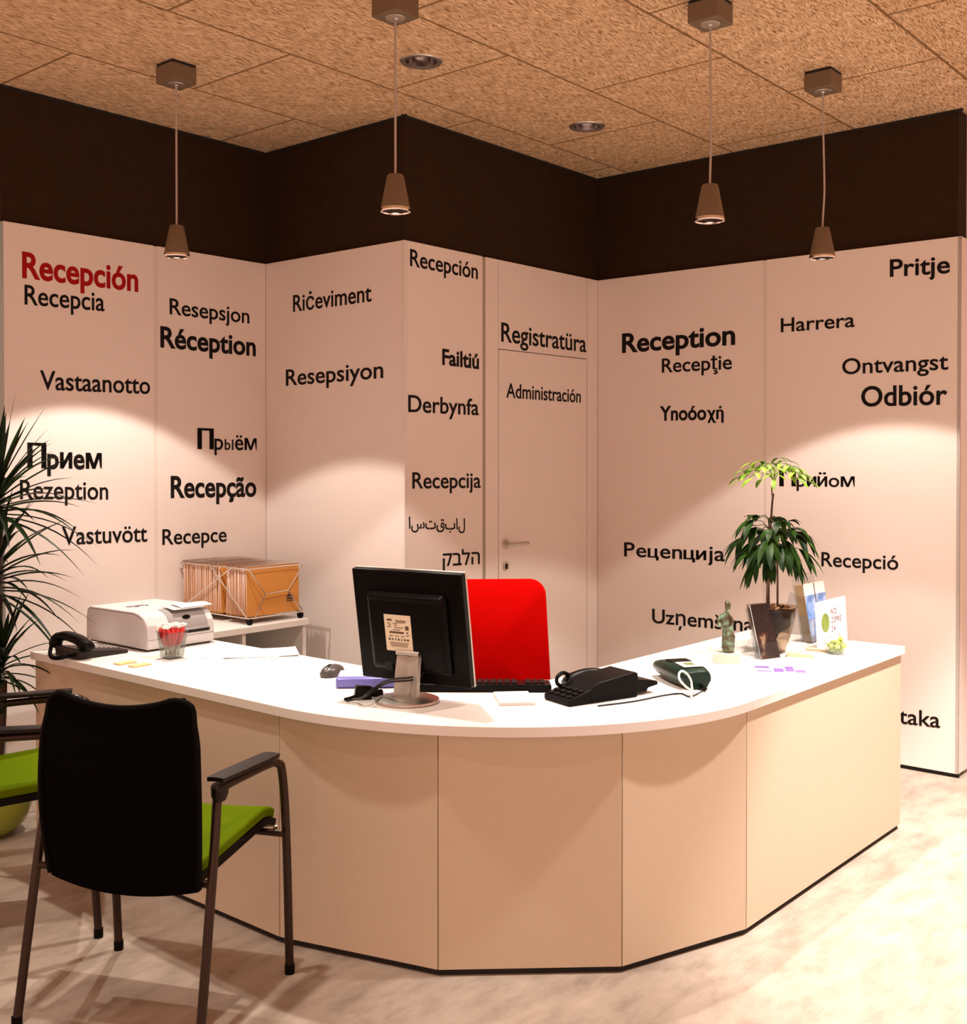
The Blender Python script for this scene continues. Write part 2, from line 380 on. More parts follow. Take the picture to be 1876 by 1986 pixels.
# ------------------------------------------------------------------ lettering
def glyphs(body, bold):
    cu = bpy.data.curves.new('t', 'FONT'); cu.body = body; cu.size = 1.0; cu.extrude = .0; cu.resolution_u = 6
    cu.offset = {0: .011, 1: .025, 2: .017}.get(bold, 0)
    o = bpy.data.objects.new('t', cu); COL.objects.link(o)
    dg = bpy.context.evaluated_depsgraph_get(); dg.update()
    me = bpy.data.meshes.new_from_object(o.evaluated_get(dg))
    bpy.data.objects.remove(o); bpy.data.curves.remove(cu)
    vs = [v.co.copy() for v in me.vertices]; fs = [tuple(p.vertices) for p in me.polygons]; bpy.data.meshes.remove(me)
    return vs, fs
def text_mesh(body, bold):
    """body: a word, or a list of runs (text, size, weight) set one after the other; weights 3.. thicken by overprinting"""
    runs = [(body, 1.0, bold)] if isinstance(body, str) else body
    V = []; F = []; x = 0.0
    for txt, sc, b in runs:
        vs, fs = glyphs(txt, b)
        a = min(v.x for v in vs); e = max(v.x for v in vs)
        shifts = [0.0] if b < 3 else [k*.014*(b-2) for k in (-1, -.33, .33, 1)]
        for dx in shifts:
            o = len(V); V += [Vector((x+(v.x-a+dx)*sc, v.y*sc, 0)) for v in vs]; F += [tuple(i+o for i in f) for f in fs]
        x += (e-a)*sc + .075
    me = bpy.data.meshes.new('lettering'); me.from_pydata([tuple(v) for v in V], [], F); me.update()
    return me
CAP = max(v.co.y for v in text_mesh('H', 0).vertices)
def letters(body, P, n, x0, y0, x1, y1, cap, bold, colour, label, parent=None, m=None, up=None):
    """a word in cut vinyl, stuck flat on the plane through P with normal n, from baseline pixel 0 to baseline pixel 1"""
    q0 = onplane(x0, y0, P, n); q1 = onplane(x1, y1, P, n); top = onplane(x0, y0-cap, P, n)
    me = text_mesh(body, bold)
    xs = [v.co.x for v in me.vertices]; a, b = min(xs), max(xs); sy = (top-q0).length/CAP
    bm = bmesh.new(); bm.from_mesh(me)
    for v in bm.verts: v.co = (q1-q0)*((v.co.x-a)/(b-a)) + ZX*(v.co.y*sy) + n*.0006
    bmesh.ops.recalc_face_normals(bm, faces=bm.faces)
    r = bmesh.ops.extrude_face_region(bm, geom=bm.faces[:])
    for g in r['geom']:
        if isinstance(g, bmesh.types.BMVert): g.co += n*.0010
    bmesh.ops.recalc_face_normals(bm, faces=bm.faces)
    bm.to_mesh(me); bm.free(); me.materials.clear(); me.materials.append(m or M_VINYL)
    o = bpy.data.objects.new('wall_lettering' if not parent else 'lettering', me); COL.objects.link(o); o.location = q0
    if parent: o.parent = parent; o['label'] = label
    else: tag(o, label, 'lettering', 'reception words on the white walls')
    return o
S1, S2, S3, S4 = (PL0, NB), (PC1, NA), (PC2, NB), (PC3, NA)
WORDS = [
 (S1, 'Recepción', 43, 537.5, 268, 565, 49, 1, 'dark red bold word "Recepción" at the top of the left wall'),
 (S1, 'Recepcia', 47.6, 590, 202.7, 603.4, 38, 0, 'black word "Recepcia" directly under the red word on the left wall'),
 (S1, 'Vastaanotto', 77.5, 755, 291, 764, 37, 0, 'black word "Vastaanotto" on the left wall beside the panel joint'),
 (S1, [('П', 1.08, 5), ('p', .95, 1), ('и', .95, 4.2), ('e', .95, 1), ('м', .95, 4.2)], 53, 908, 197.4, 909.5, 44, 3, 'bold Cyrillic word "Прием" on the left wall, partly behind the tall plant'),
 (S1, 'Rezeption', 38.8, 967.5, 209.7, 968.5, 37, 0, 'black word "Rezeption" on the left wall, partly behind the tall plant'),
 (S1, 'Vastuvött', 119.8, 1056.5, 285.5, 1050, 35, 0, 'black word "Vastuvött" low on the left wall above the printer'),
 (S1, 'Resepsjon', 329, 609, 483.6, 627.3, 31, 0, 'black word "Resepsjon" above the bold "Réception" on the left wall'),
 (S1, 'Réception', 311, 672.5, 496, 690, 39.5, 1, 'bold black word "Réception" with an accent, right panel of the left wall'),
 (S1, [('П', 1.15, 5), ('p', .95, 0), ('b', .62, 0), ('I', .60, 0), ('ë', .95, 0), ('м', .92, 3)], 383, 871, 497.7, 873.4, 34, 3, 'Cyrillic word "Прыём" on the right panel of the left wall'),
 (S1, 'Recepção', 331, 964.7, 497, 962, 41, 1, 'bold black word "Recepção" on the right panel of the left wall'),
 (S1, 'Recepce', 314.8, 1056.5, 439.5, 1050, 30, 0, 'black word "Recepce" above the folders in the wire rack'),
 (S2, 'Riċeviment', 568.9, 604.7, 721, 584, 32, 0, 'black word "Riċeviment" on the plain middle wall, upper of its two words'),
 (S2, 'Resepsiyon', 555, 748, 743.6, 732.7, 31, 0, 'black word "Resepsiyon" on the plain middle wall, lower of its two words'),
 (S3, 'Recepción', 795.4, 515.2, 926.6, 541.3, 32.6, 0, 'black word "Recepción" at the top of the narrow panel beside the door'),
 (S3, 'Failtiú', 857.8, 706.6, 928.8, 715.3, 30, 1, 'bold black word "Failtiú" on the narrow panel beside the door'),
 (S3, 'Derbynfa', 791.8, 798.6, 928.4, 805, 33, 0, 'black word "Derbynfa" on the narrow panel beside the door'),
 (S3, 'Recepcija', 799.8, 947.3, 932.4, 945.8, 31.5, 0, 'black word "Recepcija" on the narrow panel beside the door'),
 (S3, 'استقبال', 793, 1025, 902, 1027, 22, 0, 'thin Arabic lettering on the narrow panel beside the door'),
 (S3, 'קבלה', 858.9, 1098, 930.6, 1093.5, 28, 0, 'Hebrew lettering on the narrow panel just above the monitor'),
 (S3, 'Registratüra', 972.3, 662, 1136.9, 683, 37, 0, 'black word "Registratüra" on the panel over the door'),
 (S4, 'Reception', 1206.9, 683.7, 1426.3, 667.4, 36, 1, 'bold black English word "Reception" on the right wall'),
 (S4, 'Recepţie', 1284.2, 722.6, 1420, 715.5, 27, 0, 'black word "Recepţie" under the bold "Reception" on the right wall'),
 (S4, [('Ynoóo', 1, 1), ('χ', .84, 4.5), ('ή', .84, 4.5)], 1280, 815.3, 1404, 813, 27, 2, 'Greek style word "Ynoόoxή" on the right wall'),
 (S4, [('P', 1, 0), ('e', 1, 0), ('ц', .84, 3.6), ('e', 1, 0), ('n', 1, 0), ('ц', .84, 3.6), ('и', .84, 3.6), ('ja', 1, 0)], 1211, 1078.6, 1406.6, 1088.3, 27, 0, 'Cyrillic style word ending "ija" on the right wall, left of the potted plant'),
 (S4, 'Uzņemšana', 1265.4, 1207.4, 1462, 1226, 27, 0, 'black word beginning "Uzņemš" low on the right wall behind the figurine'),
 (S4, 'Pritje', 1726.4, 536.6, 1843, 529, 33, 2, 'black word "Pritje" in the top right corner of the right wall'),
 (S4, 'Harrera', 1514.9, 644.4, 1658.2, 633.5, 27, 0, 'black word "Harrera" on the right wall under the rightmost pendant lamp'),
 (S4, 'Ontvangst', 1634, 726, 1840, 716.3, 30, 0, 'black word "Ontvangst" on the right wall above "Odbiór"'),
 (S4, 'Odbiór', 1670.8, 788, 1838, 784, 38, 2, 'large black word "Odbiór" on the right wall'),
 (S4, [('П', 1.15, 5), ('p', .9, 0), ('и', .9, 3.2), ('ӥ', .9, 3.2), ('o', .9, 0), ('м', .9, 3.2)], 1512, 943, 1658.2, 944.5, 28, 3, 'Cyrillic word "Прийом" on the right wall behind the top of the potted plant'),
 (S4, 'Recepció', 1593.5, 1097.6, 1742.7, 1105, 27, 0, 'black word "Recepció" on the right wall, right of the potted plant'),
 (S4, 'Móttaka', 1672, 1394, 1824, 1411.5, 29, 0, 'black word ending "taka" low on the right wall beyond the desk end'),
]
for (P, n), body, x0, y0, x1, y1, cap, bold, lab in WORDS:
    letters(body, P, n, x0, y0, x1, y1, cap, bold, None, lab, m=M_RED_VINYL if 'red' in lab and 'dark red' in lab else M_VINYL)
letters('Administración', PC2, NB, 982, 770.7, 1126.4, 780.9, 28, 0, None, 'black word "Administración" on the door leaf', parent=dr)

# ------------------------------------------------------------------ lamps
def spot(name, par, loc, power, ang, blend, size=.02):
    l = bpy.data.lights.new(name, 'SPOT'); l.energy = power; l.color = LAMP_COL; l.spot_size = math.radians(ang); l.spot_blend = blend; l.shadow_soft_size = size
    o = bpy.data.objects.new(name, l); COL.objects.link(o); o.location = loc; o.parent = par
    return o
M_BULB = mat('lit_halogen_lens', (1, .95, .85), .2)
M_BULB.node_tree.nodes['Principled BSDF'].inputs['Emission Color'].default_value = (1, .92, .8, 1)
M_BULB.node_tree.nodes['Principled BSDF'].inputs['Emission Strength'].default_value = 2.0
def pendant(a, b, zb, label, sway=0.0):
    """origin on the ceiling"""
    t = thing('pendant_lamp', label, 'lamp', ab(a, b, HC), RZ, 'cone pendant lamps over the desk')
    MB().box((0, 0, -.046), (.118, .118, .070)).build('canopy', M_TAUPE, t, bevel=.003)
    MB().box((0, 0, -.0055), (.112, .112, .011)).build('mounting_plate', M_BLACKGAP, t)
    MB().lathe([(.0, -.088), (.006, -.088), (.010, -.084), (.034, -.083), (.036, -.0805), (0, -.0805)], 28).build('cord_grip', M_STEEL, t)
    L = zb-HC                        # bottom of shade, negative
    MB().tube(spline([(0, 0, -.083), (sway*.2, 0, L*.3), (sway, 0, L*.62), (sway*.3, 0, L+.18), (0, 0, L+.124)], 8), .0042, 8).build('cord', M_CORD, t)
    MB().lathe([(.0, .133), (.012, .133), (.026, .130), (.0295, .125), (.0515, .014), (.0515, .008), (.0485, .008), (.0265, .120), (0, .122)], 40, (0, 0, L)).build('shade', M_TAUPE, t)
    rim = MB().lathe([(.0525, .012), (.0545, .006), (.0535, .000), (.0485, -.001), (.047, .004), (.0495, .011)], 40, (0, 0, L))
    rim.f = [f for f in rim.f if len(f) == 4]; rim.build('glass_rim', M_CHROME, t)
    ref = MB().lathe([(.016, .062), (.030, .045), (.042, .022), (.047, .008)], 32, (0, 0, L)); ref.f = [f for f in ref.f if len(f) == 4]
    ref.build('reflector', mat('dark_reflector', (.10, .08, .07), .2, metal=.9), t)
    MB().lathe([(0, .040), (.010, .042), (.014, .050), (.014, .062), (0, .064)], 20, (0, 0, L)).build('bulb', M_BULB, t)
    spot('beam', t, (0, 0, L+.012), SPOT_WIDE, 105, .12)
    spot('core_beam', t, (0, 0, L+.010), SPOT_CORE, 80, 1.0)
    return t
pendant(2.737, -3.990, 2.332, 'taupe cone pendant lamp at far left, before the left wall')
pendant(2.822, -2.800, 2.366, 'taupe cone pendant lamp hanging at the wall corner above the monitor')
pendant(3.590, -1.985, 2.345, 'taupe cone pendant lamp, left of the two on the right side', .004)
pendant(4.555, -1.985, 2.342, 'taupe cone pendant lamp, rightmost one, above the potted plant side', .008)
COOL = (1.0, 0.92, 0.86)
def downlight(a, b, label, power, ang=95, col=LAMP_COL):
    t = thing('downlight', label, 'ceiling light', ab(a, b, HC), RZ, 'recessed ceiling downlights')
    r = MB().lathe([(.064, .0), (.064, -.004), (.084, -.006), (.088, -.001), (.088, 0)], 40); r.f = [f for f in r.f if len(f) == 4]
    r.build('trim_ring', M_STEEL, t)
    c = MB().lathe([(.0655, -.002), (.062, .02), (.050, .055), (.030, .075), (.0, .078)], 40); c.f = [f for f in c.f if len(f) < 10]
    c.build('reflector_cup', mat('smoked_chrome', (.30, .28, .27), .12, metal=1.0), t)
    for x in (-.018, .018): MB().lathe([(0, .012), (.008, .014), (.010, .022), (.010, .07), (0, .07)], 14, (x, 0, 0)).build('tube_lamp', mat('unlit_lamp_tube', (.8, .8, .76), .25), t)
    if power: spot('beam', t, (0, 0, -.012), power, ang, .35, .05).data.color = col
    return t
downlight(*DOWNLIGHTS[0], 'round recessed downlight in the ceiling above the monitor, nearer one', 0)
downlight(*DOWNLIGHTS[1], 'round recessed downlight in the ceiling before the door, farther one', 0)
downlight(*DOWNLIGHTS[2], 'recessed ceiling downlight out of frame above the front of the desk', DOWN*1.25, ang=66)
downlight(*DOWNLIGHTS[3], 'recessed ceiling downlight out of frame above the floor right of the desk curve', DOWN*3.0, ang=70, col=COOL)
downlight(*DOWNLIGHTS[4], 'recessed ceiling downlight out of frame above the floor by the right wall', DOWN*7.0, ang=64, col=COOL)
downlight(*DOWNLIGHTS[5], 'recessed ceiling downlight out of frame above the visitor chairs', DOWN*.3)
downlight(*DOWNLIGHTS[6], 'recessed ceiling downlight out of frame above the near floor', DOWN*.25)

# ------------------------------------------------------------------ reception desk
DZT = .740
desk = thing('reception_desk', 'white angled reception desk with curved corner and faceted cream front', 'desk', ab(2.6, -2.2, 0), RZ)
def dl(a, b, z=0.0): return Vector((b+2.2, a-2.6, z))     # desk local: x along BX, y along AX
OA, OB, IA, IB = 2.204, -1.625, 2.838, -2.309             # outer and inner lines
TA, TBB = 3.218, -2.713                                    # tangent points of the curve
BLEFT, ARIGHT = -4.205, 4.545
arc = []
for k in range(41):
    s = k/40*PI/2
    arc.append((TA-(TA-OA)*math.cos(s), TBB+(OB-TBB)*math.sin(s)))
def top(poly):
    return MB().prism([dl(a, b)[:2] for a, b in poly], .710, DZT).build('worktop', M_DESK, desk, bevel=.0015, bseg=2)
g = .0006
top([(OA, BLEFT), (OA, TBB-g), (IA, TBB-g), (IA, BLEFT)])
top([(a, b) for a, b in arc] + [(TA, IB), (3.077, IB), (IA, -2.55), (IA, TBB)])
top([(TA+g, OB), (ARIGHT, OB), (ARIGHT, IB), (TA+g, IB)])
pv = [(2.2245, BLEFT+.001), (2.2245, -2.7137), (2.376, -2.188), (2.739, -1.794), (3.211, -1.640), (ARIGHT-.004, -1.640)]
def offs(poly, d):
    out = []
    for i, p in enumerate(poly):
        ns = []
        for j in (i-1, i):
            if 0 <= j < len(poly)-1:
                e = Vector((poly[j+1][0]-poly[j][0], poly[j+1][1]-poly[j][1])).normalized(); ns.append(Vector((e.y, -e.x)))
        nn = ns[0] if len(ns) == 1 else (ns[0]+ns[1]).normalized()/max(.5, ((ns[0]+ns[1]).normalized()).dot(ns[0]))
        out.append((p[0]+nn.x*d, p[1]+nn.y*d))
    return out
pin = offs(pv, .02); pk0 = offs(pv, .012); pk1 = offs(pv, .02)
if (Vector(pin[0])-Vector((2.6, -3))).length > (Vector(pv[0])-Vector((2.6, -3))).length: pin = offs(pv, -.02); pk0 = offs(pv, -.010); pk1 = offs(pv, -.02)
def lerp2(p, q, t): return (p[0]+(q[0]-p[0])*t, p[1]+(q[1]-p[1])*t)
for i in range(5):
    e = .0012/math.dist(pv[i], pv[i+1])
    q = [lerp2(pv[i], pv[i+1], e), lerp2(pv[i], pv[i+1], 1-e), lerp2(pin[i], pin[i+1], 1-e), lerp2(pin[i], pin[i+1], e)]
    MB().prism([dl(a, b)[:2] for a, b in q], .020, .709).build('front_panel', M_DESKEDGE, desk, bevel=.001, bseg=1)
MB().prism([dl(a, b)[:2] for a, b in pk0+pk1[::-1]], 0, .0195).build('plinth', M_BLACKGAP, desk)
MB().prism([dl(a, b)[:2] for a, b in ((2.246, BLEFT+.002), (IA-.02, BLEFT+.002), (IA-.02, BLEFT+.022), (2.246, BLEFT+.022))], 0, .709).build('end_panel', M_DESK, desk, bevel=.001, bseg=1)
MB().prism([dl(a, b)[:2] for a, b in ((ARIGHT-.022, -1.662), (ARIGHT-.002, -1.662), (ARIGHT-.002, IB+.02), (ARIGHT-.022, IB+.02))], 0, .709).build('end_panel', M_DESK, desk, bevel=.001, bseg=1)

# ------------------------------------------------------------------ side cabinet with folder rack
CZ = .720; CB = -4.165; CA0, CA1 = 2.90, 3.600
cab = thing('side_cabinet', 'low white open cabinet against the left wall, carrying the folder rack', 'cabinet', ab(0, 0), RZ)
def bx_ab(a0, a1, b0, b1, z0, z1): return MB().box(((b0+b1)/2, (a0+a1)/2, (z0+z1)/2), (b1-b0, a1-a0, z1-z0))
bx_ab(CA0, CA1, B_L+.004, CB, CZ-.03, CZ).build('cabinet_top', M_DESK, cab, bevel=.0015)
for a0, a1 in ((CA0, CA0+.02), (CA1-.028, CA1-.008), (3.21, 3.23)): bx_ab(a0, a1, B_L+.03, CB-.012, 0, CZ-.03).build('side_panel', M_DESK, cab, bevel=.001)
bx_ab(CA0, CA1-.008, B_L+.006, B_L+.026, 0, CZ-.03).build('back_panel', M_DESK, cab)
for a0, a1 in ((CA0+.02, 3.21), (3.23, CA1-.028)): bx_ab(a0, a1, B_L+.026, CB-.03, .33, .35).build('shelf', M_DESK, cab)
RA0, RA1, RB0, RB1 = 3.262, 3.592, -4.735, -4.195
rack = thing('folder_rack', 'chrome wire rack on castors full of hanging folders, on the side cabinet', 'file rack', ab((RA0+RA1)/2, (RB0+RB1)/2, CZ), RZ)
rw, rd, rh = (RB1-RB0)/2, (RA1-RA0)/2, .262       # local x half (BX), y half (AX)
M_WIRE = mat('chrome_wire', (.72, .68, .64), .2, metal=1.0)
fr = MB()
zt, zb_ = rh, .032
fr.tube([(-rw, -rd, zt), (rw, -rd, zt), (rw, rd, zt), (-rw, rd, zt)], .0036, 8, closed=True)
fr.tube([(-rw, -rd, zb_), (rw, -rd, zb_), (rw, rd, zb_), (-rw, rd, zb_)], .0036, 8, closed=True)
fr.build('frame_rails', M_WIRE, rack)
for sx in (1, -1):
    b = MB(); x = sx*rw
    b.tube([(x, -rd, zt), (x, -rd*.42, .138), (x, -rd*.80, zb_)], .003, 8); b.tube([(x, rd, zt), (x, rd*.42, .145), (x, rd*.92, zb_)], .003, 8)
    b.tube([(x, -rd*.42, .138), (x, rd*.42, .145)], .003, 8); b.build('end_brace', M_WIRE, rack)
for sy in (1, -1):
    b = MB(); y = sy*(rd+.004)
    b.tube([(rw*.98, y, zb_), (-.02, y, zt)], .003, 8); b.tube([(-rw, y, zb_), (rw*.55, y, zt)], .003, 8); b.build('side_brace', M_WIRE, rack)
for sx in (1, -1):
    for sy in (1, -1):
        w = MB().tube([(sx*rw*.96-.0, sy*rd*.93-.008, .0165), (sx*rw*.96, sy*rd*.93+.008, .0165)], .0165, 20).build('castor', M_BLACKSOFT, rack, bevel=.002)
M_CARD = mat('orange_manila_card', (.56, .235, .045), .7, noise=.07, nscale=25)
M_CARD2 = mat('pale_manila_card', (.62, .34, .15), .7, noise=.07, nscale=25)
M_LEAF = mat('pinkish_paper_edges', (.74, .55, .46), .8, noise=.12, nscale=160)
fold0 = None
def folder_parts(c):
    t = thing('hanging_folder', '', 'folder', (0, 0, 0), RZ, 'hanging folders in the wire rack')
    h, w = .228, (RA1-RA0)-.016
    MB().add([(-.0038, -w/2, h), (-.0006, -w/2, 0), (.0006, -w/2, 0), (.0038, -w/2, h), (-.0038, w/2, h), (-.0006, w/2, 0), (.0006, w/2, 0), (.0038, w/2, h),
              (-.0028, -w/2, h), (0, -w/2, .003), (.0028, -w/2, h), (-.0028, w/2, h), (0, w/2, .003), (.0028, w/2, h)],
             [(0, 1, 5, 4), (1, 2, 6, 5), (2, 3, 7, 6), (8, 11, 12, 9), (9, 12, 13, 10), (0, 8, 9, 1), (1, 9, 2), (2, 9, 10, 3), (4, 5, 12, 11), (5, 6, 12), (6, 7, 13, 12), (0, 4, 11, 8), (3, 10, 13, 7)]).build('card_cover', c, t, smooth=False)
    y0, y1 = -w/2-.002, w/2-.006
    MB().add([(-.0001, y0, .006), (.0001, y0, .006), (.0030, y0, h*.965), (-.0030, y0, h*.965), (-.0001, y1, .006), (.0001, y1, .006), (.0030, y1, h*.965), (-.0030, y1, h*.965)],
             [(0, 1, 2, 3), (7, 6, 5, 4), (0, 4, 5, 1), (1, 5, 6, 2), (2, 6, 7, 3), (3, 7, 4, 0)]).build('papers', M_LEAF, t, smooth=False)
    MB().tube([(0, -w/2-.010, h+.006), (0, w/2+.010, h+.006)], .0022, 6).build('hanger_rod', M_WIRE, t)
    return t
NF = 46
prot = [folder_parts(M_CARD), folder_parts(M_CARD2)]; used = [False, False]
fb = RB0+.016
for i in range(NF):
    k = 0 if i % 3 else 1
    if i == NF-1: k = 0
    if used[k]: f = copy_tree(prot[k])
    else: f = prot[k]; used[k] = True
    gap = 0.0
    x = fb + i*.0104 + (.030 if i > 29 else 0) + random.uniform(-.001, .001)
    f.location = ab((RA0+RA1)/2, x, CZ+.036)
    f.rotation_euler = (random.uniform(-.01, .01), random.uniform(-.03, .03) + (.09 if i == 30 else 0) + (-.05 if i == 29 else 0), RZ)
    if i < 29: f['label'] = 'manila hanging folder packed in the rear section of the wire rack'
    elif i < 31: f['label'] = 'manila hanging folder leaning by the gap in the wire rack' if i == 30 else 'manila hanging folder standing just behind the gap in the wire rack'
    elif i < NF-1: f['label'] = 'manila hanging folder packed in the front section of the wire rack'
    else:
        f['label'] = 'orange folder with a dark printed emblem, frontmost in the wire rack'
        e = MB(); Mx = Matrix(((0, 0, 1), (1, 0, 0), (0, 1, 0)))
        for y, z, w_, h_ in ((.100, .066, .038, .030), (.100, .084, .014, .018)):
            e.box((.0011, y, z), (.0008, w_, h_))
        e.build('printed_emblem', mat('dark_brown_ink', (.05, .022, .012), .7), f, rot=(0, .014, 0))
        w2 = MB()
        for q in range(4):
            for r_ in range(2): w2.box((.0016, .0865+q*.009, .058+r_*.013), (.0006, .005, .006))
        w2.build('emblem_windows', mat('pale_ink', (.55, .27, .08), .7), f, rot=(0, .014, 0))

# ------------------------------------------------------------------ printer
pr = thing('printer', 'white desktop laser printer with rounded front edge on the left end of the desk', 'printer', ab(2.645, -4.055, DZT), RZ)
pw, pd, ph = .225, .157, .150            # half size along x (BX), half along y (AX), height
prof = [(-pw, .006), (pw-.004, .006), (pw, .02), (pw, .062), (pw-.006, .100), (pw-.028, .130), (pw-.060, ph-.006), (pw-.10, ph), (-pw+.03, ph-.004), (-pw+.008, ph-.018), (-pw, ph-.05)]
def side_prism(prof, y0, y1):
    mb = MB(); M = Matrix(((1, 0, 0, 0), (0, 0, 1, 0), (0, 1, 0, 0), (0, 0, 0, 1)))
    mb.prism(prof, y0, y1, M); return mb
side_prism(prof, -pd, pd).build('body', M_WHITEPL, pr, bevel=.006, bseg=3, angle=25)
MB().box((0, 0, .003), (2*pw-.03, 2*pd-.02, .006)).build('foot_base', M_BLACKSOFT, pr)
# grey front cover (slightly proud), slot and seams
cov = [(pw+.0015, .070), (pw-.0045, .102), (pw-.0265, .1325), (pw-.059, ph-.004), (pw-.085, ph+.001), (pw-.085, ph-.008), (pw-.060, ph-.014), (pw-.032, .125), (pw-.012, .098), (pw-.008, .070)]
side_prism(cov, -.055, .125).build('front_cover', M_GREYPL, pr, bevel=.001)
MB().box((pw-.0035, .020, .062), (.014, .225, .015)).build('output_slot', M_BLACKGAP, pr, bevel=.002)
MB().box((pw+.004, .036, .071), (.014, .175, .007)).build('slot_lip', M_GREYPL, pr, bevel=.002)
MB().box((pw-.002, 0, .045), (.0052, 2*pd-.006, .0015)).build('drawer_seam', mat('seam_shadow', (.12, .10, .10), .6), pr)
MB().tube([(pw-.0165, .030, .1165), (pw-.0120, .030, .119)], .0085, 28, flat=2.1).build('badge', M_BLACK, pr)
MB().box((pw-.062, .050, ph+.004), (.085, .15, .003), Euler((0, .10, 0)).to_matrix()).build('paper_stop_flap', M_WHITEPL, pr, bevel=.001)
pl = MB()
for k in range(7): pl.box((-.02+random.uniform(-.012, .012), -.085+k*.013, ph-.0005), (.020+random.uniform(-.006, .01), .008, .0026))
pl.build('control_buttons', mat('grey_violet_print', (.16, .12, .14), .5), pr)
sp = []
side_prism([(-pw+.01, ph-.022), (-pw+.03, ph-.008), (pw-.10, ph-.005), (pw-.064, ph-.011), (pw-.035, .127), (pw-.040, .124), (pw-.067, ph-.017), (pw-.10, ph-.011), (-pw+.03, ph-.014)], -pd-.0008, -pd+.001).build('side_seam', M_GREYPL, pr)
ps = MB().grid(lambda u, v: ((u-.5)*.10, (v-.5)*.15, .006*math.sin(u*PI)), 8, 2, .0004).build('printed_sheet', M_PAPER, None, loc=ab(2.735, -3.905, DZT+ph+.006), rot=(0, .03, RZ))
tag(ps, 'white sheet of paper lying on top of the printer, overhanging its right edge', 'paper')

# ------------------------------------------------------------------ left telephone
def coil(p0, p1, sag, turns, r, R, drop=None):
    pts = []; n = turns*10
    for i in range(n+1):
        t = i/n; c = Vector(p0).lerp(Vector(p1), t) + Vector(sag)*math.sin(t*PI)
        d = (Vector(p1)-Vector(p0)).normalized(); s = Vector((0, 0, 1)); q = d.cross(s).normalized()
        a = t*turns*2*PI; pts.append(c + q*math.cos(a)*R + s*math.sin(a)*R)
    return pts
tp = thing('telephone', 'black desk telephone with handset at the left end of the desk', 'telephone', ab(2.322, -3.965, DZT), RZ)
M_TELG = mat('charcoal_phone_plastic', (.024, .019, .017), .42, spec=.25)
MB().add([(-.085, -.10, 0), (.085, -.10, 0), (.085, .115, 0), (-.085, .115, 0), (-.085, -.10, .040), (.085, -.10, .040), (.085, .115, .012), (-.085, .115, .012)],
         [(3, 2, 1, 0), (4, 5, 6, 7), (0, 1, 5, 4), (1, 2, 6, 5), (2, 3, 7, 6), (3, 0, 4, 7)]).build('base', M_TELG, tp, bevel=.006, bseg=3)
tilt = math.atan2(-.028, .215)
for r_ in range(5):
    for c_ in range(4):
        y = .008+r_*.020; MB().box((-.045+c_*.024, y, .0405+.001-(y+.10)*.1302), (.015, .011, .006), Euler((tilt, 0, 0)).to_matrix()).build('key', mat('pale_key', (.33, .30, .28), .4), tp, bevel=.0015)
MB().box((0, .106, .0145), (.09, .008, .004), Euler((tilt, 0, 0)).to_matrix()).build('display_strip', mat('grey_display', (.3, .33, .3), .2), tp)
hs = MB(); hp = spline([(-.108, -.080, .056), (-.085, -.072, .070), (-.04, -.066, .074), (.03, -.066, .068), (.075, -.070, .058), (.102, -.074, .046)], 6)
hs.tube(hp, [.021 if i < 5 or i > len(hp)-6 else .018 for i in range(len(hp))], 14, flat=1.5)
hs.lathe([(0, -.020), (.022, -.018), (.026, -.004), (.020, .014), (0, .018)], 20, (-.100, -.088, .048)); hs.lathe([(0, -.014), (.024, -.012), (.027, 0), (.020, .014), (0, .018)], 20, (.092, -.074, .048))
hs.build('handset', M_BLACK, tp)
MB().tube(coil((-.112, -.10, .030), (.07, -.105, .022), (0, -.040, -.022), 26, .0022, .006), .0026, 6).build('coiled_cord', M_BLACKSOFT, tp)

# ------------------------------------------------------------------ small things, left wing
cup = thing('plastic_cup', 'clear square plastic cup of red lollipops before the printer', 'cup', at(334, 1276, DZT), RZ)
def sq_ring(mb, h0, z0, h1, z1):
    pass
cb = MB()
def sq(h, z, r=.006): return [Vector((x, y, z)) for x, y in rrect(2*h, 2*h, r, 4)]
rings = [sq(.0315, 0), sq(.033, .002), sq(.0425, .098), sq(.0455, .100), sq(.0455, .103), sq(.0415, .102), sq(.0315, .006), sq(.029, .005)]
vs_ = [v for r_ in rings for v in r_]; n_ = len(rings[0]); fs_ = [tuple(range(n_-1, -1, -1)), tuple((len(rings)-1)*n_+k for k in range(n_))]
for i in range(len(rings)-1):
    for k in range(n_): fs_.append((i*n_+k, i*n_+(k+1) % n_, (i+1)*n_+(k+1) % n_, (i+1)*n_+k))
cb.add(vs_, fs_).build('cup_wall', M_GLASS, cup)
M_CANDY = mat('red_candy_wrap', (.66, .035, .035), .3, noise=.25, nscale=120, coat=.4)
M_STICK = mat('paper_stick', (.72, .66, .55), .7)
M_CELLO = mat('crinkled_cellophane', (.9, .85, .83), .15, noise=.1, nscale=200, coat=.5)
lp0 = None
